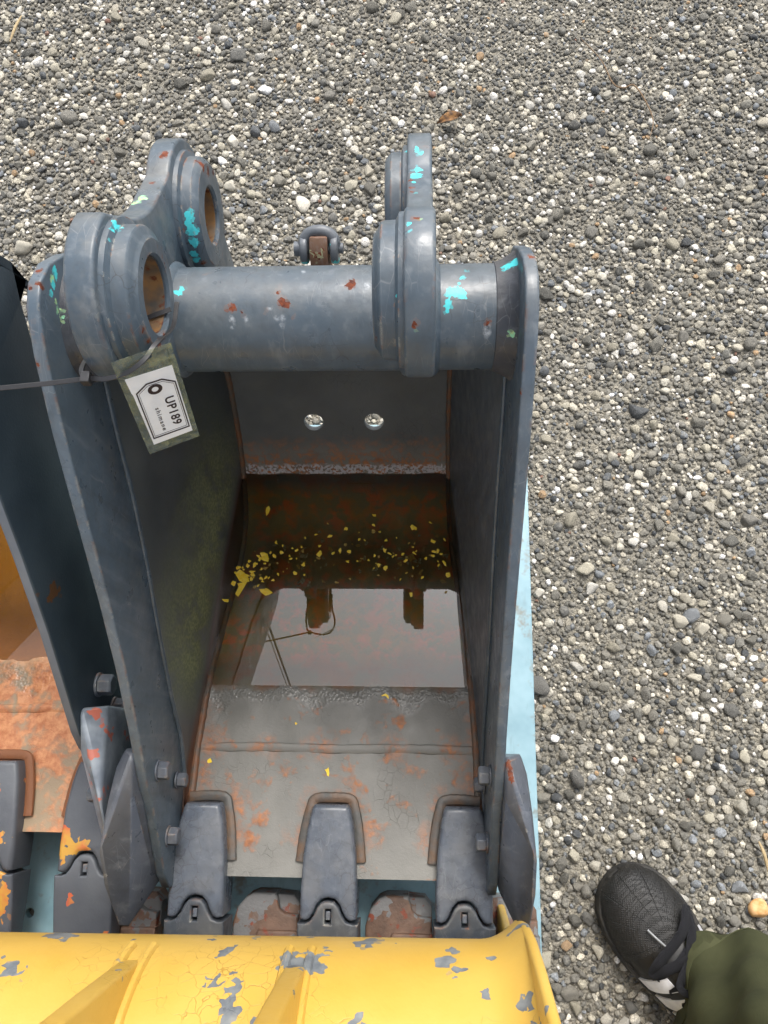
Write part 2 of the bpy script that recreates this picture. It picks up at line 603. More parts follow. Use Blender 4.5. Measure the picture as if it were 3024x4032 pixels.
    at.data.foreach_set('color', np.concatenate([Cc, np.ones((len(Cc), 1))], 1).astype(np.float32).ravel())
    me.update()
    me.materials.append(gravel_material('gravel_stones', True))
    gr = bpy.data.objects.new('gravel', me)
    COL.objects.link(gr)
    gr.parent = g
    tag(gr, None, kind='stuff')
    print('stones', n, 'tris', len(Fc))
    return g

GROUND = build_ground()

# ------------------------------------------------------------------ base plate
def plate_material():
    k = Mat('light_blue_plate')
    n = k.noise(14, 6.0, 0.65)
    col = k.mix(k.ramp(n, 0.32, 0.68), lin(120, 154, 166), lin(146, 178, 188))
    s = k.noise(60, 6.0, 0.7, P=k.node('VectorMath', {0: k.P, 1: (1.0, 0.25, 1.0)}, operation='MULTIPLY'))
    col = k.mix(k.ramp(s, 0.56, 0.78, 0.0, 0.6), col, lin(104, 128, 132))
    d = k.noise(33, 5.0, 0.7)
    col = k.mix(k.ramp(d, 0.58, 0.70, 0.0, 0.75), col, lin(118, 112, 98))
    cp, cc = k.cells(220, k.warp(0.01, 60))
    col = k.mix(k.ramp(k.noise(22, 3.0, P=cp), 0.70, 0.705), col, lin(104, 96, 84))
    k.bsdf(col, 0.5, k.noise(300, 4.0), 0.15, 0.0006)
    return k.m

def build_plate():
    o = link('base_plate', flat([(PLATE_X[0], PLATE_Y[0]), (PLATE_X[1] - 0.004, PLATE_Y[0]), (0.186, PLATE_Y[1] - 0.003), (PLATE_X[0], PLATE_Y[1])],
        [circ(-0.5695, -0.228, 0.0062, 20), circ(-0.545, 0.50, 0.0062, 20)], 0.006, 0.020, 'Z', 0.0012), plate_material())
    tag(o, 'light blue painted steel plate lying on the gravel under the buckets', 'steel plate')
build_plate()

# ------------------------------------------------------------------ excavator bucket
XC = -0.1165            # middle of the grey bucket
LX = -0.1205            # middle of its two hinge lugs
PROFILE = [(-0.157, 0.133, 0.200), (-0.10, 0.126, 0.200), (-0.04, 0.119, 0.1995), (0.008, 0.113, 0.199), (0.05, 0.107, 0.197), (0.09, 0.100, 0.195), (0.16, 0.076, 0.190),
           (0.22, 0.052, 0.185), (0.28, 0.038, 0.178), (0.33, 0.038, 0.172), (0.37, 0.051, 0.169), (0.40, 0.073, 0.167), (0.43, 0.101, 0.166),
           (0.455, 0.132, 0.165), (0.482, 0.172, 0.164), (0.508, 0.213, 0.164), (0.53, 0.256, 0.164), (0.542, 0.31, 0.165), (0.544, 0.36, 0.167),
           (0.537, 0.41, 0.170), (0.521, 0.46, 0.174), (0.495, 0.51, 0.178), (0.464, 0.550, 0.182), (0.430, 0.585, 0.184)]
STEP = [(-0.160, 0.128), (-0.10, 0.134), (-0.03, 0.150), (0.02, 0.185), (0.065, 0.237), (0.143, 0.317), (0.213, 0.383), (0.275, 0.451), (0.323, 0.512), (0.36, 0.555), (0.385, 0.585), (0.41, 0.61)]
EDGE = [(0.470, 0.600), (0.457, 0.635), (0.431, 0.667), (0.405, 0.690), (0.380, 0.699), (0.357, 0.695), (0.326, 0.672), (0.274, 0.619), (0.222, 0.559), (0.146, 0.470), (0.085, 0.405), (0.023, 0.346), (-0.041, 0.292),
        (-0.056, 0.272), (-0.150, 0.192), (-0.168, 0.165), (-0.166, 0.118)]
PF, PR = (0.346, 0.729), (0.520, 0.606)      # pin centres in the lugs

def resample(pts, n):
    P = np.array(pts, float)
    d = np.concatenate([[0], np.cumsum(np.linalg.norm(np.diff(P, axis=0), axis=1))])
    t = np.linspace(0, d[-1], n)
    return [tuple(np.array([np.interp(q, d, P[:, j]) for j in range(P.shape[1])])) for q in t]

def shell_mesh(cut):
    prof = spline(PROFILE if cut else PROFILE[:17], 6)
    n = len(prof)
    T = 0.011
    rows = []
    nw = 41
    for i, (y, z, w) in enumerate(prof):
        a, b = prof[max(0, i - 1)], prof[min(n - 1, i + 1)]
        ty, tz = b[0] - a[0], b[1] - a[1]
        l = math.hypot(ty, tz)
        ny, nz = -tz / l, ty / l               # towards the inside
        und = lambda j: (0.0011 * math.sin(0.9 * j + 37 * y) + 0.0009 * math.sin(0.47 * j - 61 * y + 1.3) + 0.0005 * math.sin(2.1 * j + 90 * y)) * max(0.0, min(1.0, (y + 0.05) / 0.06)) * max(0.0, min(1.0, (0.47 - y) / 0.05))
        inner = [(XC + w * (2 * j / (nw - 1) - 1), y, z + und(j)) for j in range(nw)]
        outer = [(XC + w * (2 * j / (nw - 1) - 1), y - ny * T, z - nz * T) for j in range(nw)]
        rows.append(inner + outer[::-1])
    me = grid(rows, close_u=True, cap=True)
    if cut:
        o = bpy.data.objects.new('t', me); COL.objects.link(o)
        cutters = []
        for x in (-0.160, -0.0675):
            rowsc = []
            c = Vector((x, 0.4845, 0.176)); d = Vector((0, 0.83, -0.56))
            u = Vector((1, 0, 0)); v = d.cross(u)
            for s in (-0.04, 0.04):
                rowsc.append([tuple(c + d * s + u * 0.0148 * math.cos(2 * math.pi * i / 32) + v * 0.0148 * math.sin(2 * math.pi * i / 32)) for i in range(32)])
            cm = grid(rowsc, close_u=True, cap=True)
            co = bpy.data.objects.new('t2', cm); COL.objects.link(co)
            m = o.modifiers.new('b', 'BOOLEAN'); m.operation = 'DIFFERENCE'; m.object = co; m.solver = 'EXACT'
            cutters.append(co)
        dg = bpy.context.evaluated_depsgraph_get(); dg.update()
        me2 = bpy.data.meshes.new_from_object(o.evaluated_get(dg))
        for q in [o] + cutters:
            bpy.data.objects.remove(q)
        me = me2
    return me

def wall_mesh(s, full=True):
    """slanted side wall between the inner step under the edge strip and the bucket's floor and back"""
    n = 40
    A = resample(STEP, n)
    B = resample([p for p in spline(PROFILE if full else PROFILE[:17], 6)], n)
    if not full: A = resample(STEP[:9], n)
    T = 0.008
    rows = []
    for i in range(n):
        ay, az = A[i]; by, bz, bw = B[i]
        aw = 0.2030
        q = []
        for j in range(7):
            t = j / 6
            bulge = 0.004 * math.sin(math.pi * t)
            q.append((XC + s * (aw + (bw - aw) * t + bulge), ay + (by - ay) * t, az + (bz - az) * t))
        o_ = [(x + s * T, y, z) for x, y, z in q]
        rows.append(q + o_[::-1])
    return grid(rows, close_u=True, cap=True)

def lug_outline():
    f, r = PF, PR
    o = []
    o += arc(f[0], f[1], 0.066, 262, 60, 30)
    o += spline([(0.379, 0.786), (0.401, 0.752), (0.425, 0.724), (0.452, 0.703), (0.480, 0.690), (0.500, 0.680)], 4)[1:-1]
    o += arc(r[0], r[1], 0.071, 98, -12, 22)
    o += [(0.590, 0.56), (0.590, 0.49), (0.584, 0.43), (0.572, 0.395), (0.540, 0.40), (0.535, 0.47), (0.51, 0.53), (0.47, 0.57), (0.42, 0.585), (0.36, 0.60), (0.335, 0.63)]
    return o

def boss_profile(xp, xi, rb, rf, rh):
    s = 1 if xi > xp else -1
    L = abs(xi - xp)
    return [(xp - s * 0.004, rh), (xp - s * 0.004, rb + 0.007), (xp + s * 0.004, rb + 0.006), (xp + s * L * 0.28, rb + 0.0005), (xp + s * L * 0.72, rb), (xp + s * L * 0.80, rb - 0.0015),
            (xp + s * L * 0.86, rf + 0.002), (xi - s * 0.0015, rf), (xi, rf - 0.002), (xi, rh + 0.002), (xi - s * 0.002, rh)]

def cutter_mesh(s):
    P = [(-0.046, 0.306, 0.2165), (-0.001, 0.322, 0.2165), (-0.020, 0.300, 0.244), (-0.060, 0.306, 0.2475), (-0.112, 0.306, 0.2505), (-0.150, 0.276, 0.2515), (-0.205, 0.219, 0.2485), (-0.208, 0.208, 0.240),
         (-0.157, 0.180, 0.2165), (-0.150, 0.150, 0.2165), (0.004, 0.20, 0.2165), (0.004, 0.20, 0.240), (-0.12, 0.16, 0.240), (0.004, 0.29, 0.238)]
    return hull([(XC + s * w, y, z) for y, z, w in P])

def adapter_outline(xc):
    o = [(-0.0365, -0.2035), (-0.0368, -0.170), (-0.0345, -0.125), (-0.0300, -0.090), (-0.0255, -0.070), (-0.0225, -0.0645), (0.0225, -0.0645), (0.0255, -0.070), (0.0300, -0.090), (0.0345, -0.125), (0.0368, -0.170), (0.0365, -0.2035),
         (0.0300, -0.2055), (0.0240, -0.203), (0.0190, -0.195), (0.0150, -0.186), (0.0085, -0.1795), (0.0, -0.1780), (-0.0085, -0.1795), (-0.0150, -0.186), (-0.0190, -0.195), (-0.0240, -0.203), (-0.0300, -0.2055)]
    return [(xc + x, y) for x, y in o]

def tip_outline(xc):
    o = [(0.0395, -0.2085), (0.0310, -0.2090), (0.0235, -0.206), (0.0180, -0.198), (0.0140, -0.189), (0.0080, -0.1828), (0.0, -0.1815), (-0.0080, -0.1828), (-0.0140, -0.189), (-0.0180, -0.198), (-0.0235, -0.206), (-0.0310, -0.2090), (-0.0395, -0.2085),
         (-0.0400, -0.235), (-0.0385, -0.300), (0.0385, -0.300), (0.0400, -0.235)]
    return [(xc + x, y) for x, y in o]

def slope(me, f):
    for v in me.vertices:
        v.co.z += f(v.co.x, v.co.y, v.co.z)
    return me

def build_bucket(name, label, M, full=True, seed=1):
    """M: materials by part"""
    rng = random.Random(seed)
    b = root(name, (XC, 0.15, 0.02), label, 'bucket')
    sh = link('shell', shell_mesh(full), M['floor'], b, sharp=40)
    # weld line across the floor
    link('floor_weld', bead([(XC - 0.192, 0.0075, 0.1125), (XC - 0.1, 0.009, 0.1128), (XC, 0.0075, 0.1128), (XC + 0.1, 0.009, 0.1128), (XC + 0.192, 0.0075, 0.1125)], 0.0066, rng, flatten=0.55, lump=0.06), M['floor'], sh)
    edge = EDGE if full else EDGE_LEFT
    for s in (-1, 1):
        w = link('side_wall', wall_mesh(s, full), M['wall_l'] if s < 0 else M['wall_r'], b)
        pl = flat(edge + [(y, z) for y, z in STEP] , [], *sorted((XC + s * 0.2045, XC + s * 0.2165)), axis='X', bev=0.0022)
        # slightly ragged flame-cut edge
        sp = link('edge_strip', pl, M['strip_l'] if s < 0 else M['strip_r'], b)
        # weld along the step and along the floor corners
        link('strip_weld', bead([(XC + s * 0.2030, y, z) for y, z in STEP[2:]], 0.0042, rng, up=(1, 0, 0), flatten=0.7), M['paint'], sp)
        link('corner_weld', bead([(XC + s * (wd - 0.001), y, z + 0.002) for y, z, wd in PROFILE[1:18]], 0.0052, rng, up=(1, 0, 0), flatten=1.0), M['weld'], sh)
    # torque tube with weld collars
    T = (0.398, 0.607)
    rt = 0.049
    te = 0.2040 if full else 0.165
    tube = link('torque_tube', lathe([(XC - te, rt), (XC + te, rt), (XC + te, rt - 0.012), (XC - te, rt - 0.012)], *T, seg=96), M['tube'], b)
    for s in (-1, 1) if full else ():
        x = XC + s * 0.2045
        pr = [(x - s * 0.020, rt - 0.002), (x - s * 0.018, rt + 0.0010), (x - s * 0.011, rt + 0.0035), (x - s * 0.004, rt + 0.0075), (x, rt + 0.011), (x + s * 0.002, rt)]
        link('tube_weld', lathe(pr, *T, seg=72), M['collar'], tube)
    if full:
        for s in (-1, 1):
            xi = LX + s * 0.0865
            xp = LX + s * 0.1100
            xo = LX + s * 0.1330
            ml = M['lug_l'] if s < 0 else M['lug_r']
            lg = link('hinge_lug', flat(lug_outline(), [circ(*PF, 0.034), circ(*PR, 0.031)], *sorted((xp, xo)), axis='X', bev=0.003), ml, b)
            link('pin_boss', lathe(boss_profile(xp, xi, 0.0525, 0.0445, 0.0300), *PF, seg=72), M['boss_l'] if s < 0 else ml, lg)
            link('pin_boss', lathe(boss_profile(xp, xi + s * 0.002, 0.0545, 0.0500, 0.0270), *PR, seg=72), M['boss2_l'] if s < 0 else ml, lg)
            # bush lining inside the bore
            link('bore_lining', lathe([(xo, 0.0292), (xi - s * -0.004, 0.0292), (xi - s * -0.004, 0.0340), (xo, 0.0340)], *PF, seg=64), M['bore'], lg)
            link('bore_lining', lathe([(xo, 0.0262), (xi - s * -0.006, 0.0262), (xi - s * -0.006, 0.0310), (xo, 0.0310)], *PR, seg=64), M['bore'], lg)
            # weld between lug and tube
            for q in (xp - s * 0.002, xo + s * 0.002):
                link('lug_weld', lathe([(q - 0.006, rt - 0.001), (q - 0.003, rt + 0.004), (q, rt + 0.0055), (q + 0.003, rt + 0.004), (q + 0.006, rt - 0.001)], *T, seg=72), M['paint'], lg)
    # side cutters, bolted through the strips
    for s in (-1, 1):
        cu = link('side_cutter', cutter_mesh(s), M['cutter_l'] if s < 0 else M['cutter_r'], b, 0.0045, 3, sharp=60)
        for (y, z) in ((-0.022, 0.262), (-0.103, 0.196)):
            hexbolt('bolt_head', (XC + s * 0.2045, y, z), -s, 0.0118, 0.0125, M['bolt'], cu)
        hexbolt('bolt_head', (XC + s * 0.203, -0.035, 0.185), -s, 0.0098, 0.0115, M['bolt'], cu)
        if s > 0 and full: continue
        hexbolt('nut', (XC + s * 0.2165, 0.030, 0.275), s, 0.0135, 0.017, M['bolt'], cu)
        hexbolt('nut', (XC + s * 0.2165, 0.006, 0.215), s, 0.0120, 0.015, M['bolt'], cu)
    # tooth adapters and tips
    for i, dx in enumerate((-0.1745, 0.0, 0.1765) if full else (-0.0935, 0.0415, 0.1765)):
        x = XC + dx
        me = flat(adapter_outline(x), [], 0.094, 0.157, 'Z', 0.0062)
        slope(me, lambda X, Y, Z: -0.05 * (Y + 0.12) * (1 if Z > 0.12 else 0) if Y > -0.12 else 0.06 * (Y + 0.12) * (1 if Z > 0.12 else 0))
        ad = link('tooth_adapter', me, M['adapter'][i], b)
        path = [(x - 0.0405, -0.137, 0.1335), (x - 0.0365, -0.100, 0.131), (x - 0.0305, -0.072, 0.129), (x - 0.024, -0.0585, 0.127), (x, -0.0565, 0.127), (x + 0.024, -0.0585, 0.127), (x + 0.0305, -0.072, 0.129), (x + 0.0365, -0.100, 0.131), (x + 0.0405, -0.137, 0.1335)]
        if i == 0: path = path[3:]
        if i == 2: path = path[:6]
        link('adapter_weld', bead(path, 0.0070, rng, flatten=0.55, lump=0.022), M.get('adapter_weld', M['weld']), ad)
        tp = flat(tip_outline(x), [[(x - 0.0038, -0.1915), (x + 0.0038, -0.1915), (x + 0.0038, -0.2085), (x - 0.0038, -0.2085)]], 0.096, 0.152, 'Z', 0.0035)
        slope(tp, lambda X, Y, Z: (0.25 * (Y + 0.205) if Z > 0.12 else 0) if Y < -0.205 else 0)
        t = link('tooth_tip', tp, M['tip'][i], ad)
        link('lock_pin', flat([(x - 0.003, -0.194), (x + 0.003, -0.194), (x + 0.003, -0.2045), (x - 0.003, -0.2045)], [], 0.12, 0.1475, 'Z', 0.001), M['bolt'], t)
    if full:
        # lifting eye and shackle on the back
        eye = link('lifting_eye', flat([(0.545, 0.42), (0.576, 0.42), (0.586, 0.475), (0.583, 0.494), (0.570, 0.502), (0.557, 0.495), (0.546, 0.475), (0.54, 0.44)], [circ(0.5705, 0.484, 0.007, 20)], XC - 0.0105, XC + 0.0105, 'X', 0.002), M['eye'], b)
        side = flat([(0.530, 0.43), (0.566, 0.43), (0.566, 0.445), (0.53, 0.445)], [], XC - 0.03, XC + 0.03, 'X', 0.002)
        link('eye_base', side, M['eye'], eye)
        shk = root('shackle', (XC, 0.556, 0.45), 'small grey steel shackle upright in the lifting eye behind the torque tube', 'shackle')
        for s in (-1, 1):
            link('shackle_ear', flat(circ(0.5695, 0.482, 0.0165, 28), [], *sorted((XC + s * 0.0135, XC + s * 0.0225)), axis='X', bev=0.0025), M['shackle'], shk)
        bow = spline([(XC - 0.0178, 0.5690, 0.484), (XC - 0.0170, 0.5755, 0.4915), (XC - 0.0105, 0.5810, 0.4960), (XC, 0.5828, 0.4975), (XC + 0.0105, 0.5810, 0.4960), (XC + 0.0170, 0.5755, 0.4915), (XC + 0.0178, 0.5690, 0.484)], 7)
        link('bow', sweep(bow, ring(0.0075, 14), up=(0, -0.5, 1)), M['shackle'], shk)
        link('pin', lathe([(XC - 0.030, 0.0001), (XC - 0.030, 0.0085), (XC - 0.0230, 0.0085), (XC - 0.0230, 0.006), (XC + 0.028, 0.006), (XC + 0.028, 0.0001)], 0.5700, 0.4825, 24), M['shackle'], shk)
    return b

EDGE_LEFT = [(0.420, 0.545), (0.414, 0.584), (0.400, 0.625), (0.382, 0.655), (0.352, 0.676), (0.318, 0.682), (0.282, 0.665), (0.240, 0.625), (0.193, 0.574), (0.137, 0.501), (0.071, 0.421), (-0.030, 0.310), (-0.047, 0.284),
             (-0.056, 0.262), (-0.150, 0.182), (-0.168, 0.160), (-0.166, 0.118)]

def floor_material(name, base, rust_amt, water_z, back=True, orange=False):
    k = Mat(name)
    xyz = k.node('SeparateXYZ', {0: k.P}); 
    sep = xyz.node
    Y, Z = sep.outputs[1], sep.outputs[2]
    n1 = k.noise(11, 6.0, 0.6)
    col = k.mix(k.ramp(n1, 0.3, 0.7), tuple(c * 0.8 for c in base[:3]) + (1,), tuple(c * 1.15 for c in base[:3]) + (1,))
    if back:
        # painted back wall, darker grey
        bk = k.ramp(Z, 0.132, 0.150)
        bk = k.math('MULTIPLY', bk, k.ramp(Y, 0.3, 0.32))
        col = k.mix(bk, col, k.mix(k.ramp(n1, 0.3, 0.7), lin(88, 94, 97), lin(106, 111, 113)))
    # scratches
    w = k.warp(0.03, 18)
    ce = k.crack(75, w)
    cr = k.math('MULTIPLY', k.ramp(ce, 0.0, 0.03, 1.0, 0.0), k.ramp(k.noise(16, 3.0), 0.52, 0.62))
    col = k.mix(k.math('MULTIPLY', cr, 0.22), col, lin(52, 50, 48))
    # rust
    r1 = k.noise(19, 7.0, 0.66, dist=0.4)
    r2 = k.noise(85, 5.0, 0.6)
    m = k.math('ADD', k.math('MULTIPLY', r1, 0.75), k.math('MULTIPLY', r2, 0.25))
    mk = k.ramp(m, 0.60 - rust_amt, 0.70 - rust_amt)
    if back:
        # rust gathers in a band above the back waterline
        band = k.math('MULTIPLY', k.ramp(Y, 0.40, 0.43), k.ramp(Z, 0.115, 0.158, 1.0, 0.0))
        mk = k.math('MAXIMUM', k.math('MULTIPLY', mk, k.ramp(k.math('MULTIPLY', k.ramp(Y, 0.42, 0.44), k.ramp(Z, 0.14, 0.165)), 0, 1, 1.0, 0.0)), k.math('MULTIPLY', band, k.ramp(r2, 0.44, 0.60)))
    if not orange:
        spots = [(XC + dx + q, -0.062, 0.127, 0.006) for dx in (-0.1745, 0.0, 0.1765) for q in (-0.030, 0.0, 0.030)] + [(XC + dx + q, -0.105, 0.13, 0.004) for dx in (-0.1745, 0.0, 0.1765) for q in (-0.042, 0.042)] + [(XC + q, 0.012, 0.114, 0.004) for q in (-0.17, -0.10, -0.02, 0.08, 0.17)] + [(XC - 0.19, y, 0.12, 0.006) for y in (-0.03, 0.03, 0.06)] + [(XC + 0.19, y, 0.12, 0.006) for y in (-0.03, 0.03, 0.06)]
        dd = k.blobs(spots, k.warp(0.05, 22))
        st_ = k.math('MULTIPLY', k.ramp(dd, 0.0, 0.022, 0.9, 0.0), k.ramp(r2, 0.36, 0.60))
        mk = k.math('MAXIMUM', mk, st_)
    rc = k.mix(k.ramp(r2, 0.35, 0.65), lin(128, 80, 52), lin(172, 114, 74))
    if orange:
        rc = k.mix(k.ramp(r2, 0.35, 0.65), lin(164, 100, 64), lin(196, 138, 96))
    col = k.mix(mk, col, rc)
    # sediment and rust sludge below the waterline
    wl = k.ramp(k.math('ADD', Z, k.math('MULTIPLY', k.noise(120, 3.0), 0.006)), water_z + 0.0035, water_z + 0.0005)
    sed = k.mix(k.ramp(k.noise(26, 5.0), 0.42, 0.6), lin(182, 138, 66), lin(222, 124, 60))
    sed = k.mix(k.ramp(k.noise(48, 5.0), 0.42, 0.56), sed, lin(150, 138, 86))
    deep = k.ramp(k.math('ADD', Z, k.math('MULTIPLY', k.noise(40, 3.0), 0.012)), water_z - 0.040, water_z - 0.062)
    if not orange:
        sed2 = k.mix(k.ramp(k.noise(30, 6.0), 0.40, 0.62), lin(112, 106, 92), lin(132, 92, 66))
        sed = k.mix(k.ramp(Z, water_z - 0.026, water_z - 0.010), sed, sed2)
        sed = k.mix(k.math('MULTIPLY', deep, 0.8), sed, lin(60, 48, 26))
    else:
        sed = k.mix(k.ramp(Z, water_z - 0.026, water_z - 0.010), lin(176, 134, 50), lin(196, 150, 112))
    col = k.mix(wl, col, sed)
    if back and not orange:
        # wet-edge sky glint painted pale along the back waterline, pitted with rust spots
        sky_glint = k.math('MULTIPLY', k.ramp(Y, 0.40, 0.42), k.ramp(k.math('ADD', Z, k.math('MULTIPLY', k.math('SUBTRACT', k.noise(60, 3.0), 0.5), 0.010)), water_z + 0.0135, water_z + 0.0105))
        sky_glint = k.math('MULTIPLY', sky_glint, k.ramp(Z, water_z - 0.001, water_z + 0.001))
        col = k.mix(k.math('MULTIPLY', sky_glint, k.ramp(k.noise(210, 3.0), 0.56, 0.46)), col, lin(186, 184, 190))
    # wet rim just above the water: smooth and pitted
    hz = k.math('MULTIPLY', k.math('SUBTRACT', Z, water_z), k.ramp(Y, 0.2, 0.4, 1.0, 0.32))
    hz = k.math('ADD', hz, k.math('MULTIPLY', k.math('SUBTRACT', k.noise(45, 3.0), 0.5), 0.006))
    rim = k.math('MULTIPLY', k.ramp(hz, 0.0050, 0.0030), k.ramp(Z, water_z - 0.002, water_z))
    rough = k.node('Mix', {0: rim, 2: k.ramp(r1, 0.3, 0.7, 0.42, 0.62), 3: 0.22})
    pits = k.node('TexVoronoi', {'Vector': k.warp(0.006, 90), 'Scale': 240.0})
    bump = k.math('ADD', k.math('MULTIPLY', k.noise(240, 5.0, 0.7), 0.5), k.math('MULTIPLY', k.math('MULTIPLY', pits, rim), 0.8))
    bump = k.math('ADD', bump, k.math('SUBTRACT', k.math('MULTIPLY', mk, k.math('MULTIPLY', r2, 0.8)), k.math('MULTIPLY', cr, 0.5)))
    k.bsdf(col, rough, bump, 0.5, 0.0016)
    return k.m

def algae_wall():
    k = Mat('left_wall_algae')
    sep = k.node('SeparateXYZ', {0: k.P}).node
    Y, Z = sep.outputs[1], sep.outputs[2]
    n1 = k.noise(12, 6.0)
    col = k.mix(k.ramp(n1, 0.3, 0.7), lin(78, 84, 87), lin(96, 102, 103))
    st = k.noise(30, 6.0, 0.75, P=k.node('VectorMath', {0: k.P, 1: (1, 1.0, 0.55)}, operation='MULTIPLY'))
    zone = k.math('MULTIPLY', k.ramp(Z, 0.105, 0.15), k.ramp(k.math('ADD', Z, k.math('MULTIPLY', n1, 0.12)), 0.40, 0.26))
    zone = k.math('MULTIPLY', zone, k.math('MULTIPLY', k.ramp(Y, 0.04, 0.12), k.ramp(Y, 0.50, 0.38)))
    mk = k.math('MULTIPLY', zone, k.ramp(st, 0.30, 0.54))
    col = k.mix(k.math('MULTIPLY', mk, 0.8), col, k.mix(k.ramp(k.noise(220, 3.0), 0.4, 0.6), lin(122, 130, 92), lin(156, 162, 118)))
    rz = k.ramp(k.math('SUBTRACT', Z, k.math('MULTIPLY', k.ramp(Y, 0.1, -0.05), 0.04)), 0.118, 0.098)
    col = k.mix(k.math('MULTIPLY', rz, 0.8), col, lin(96, 58, 34))
    k.bsdf(col, k.ramp(mk, 0, 1, 0.38, 0.8), k.noise(380, 4.0), 0.2, 0.0008)
    return k.m

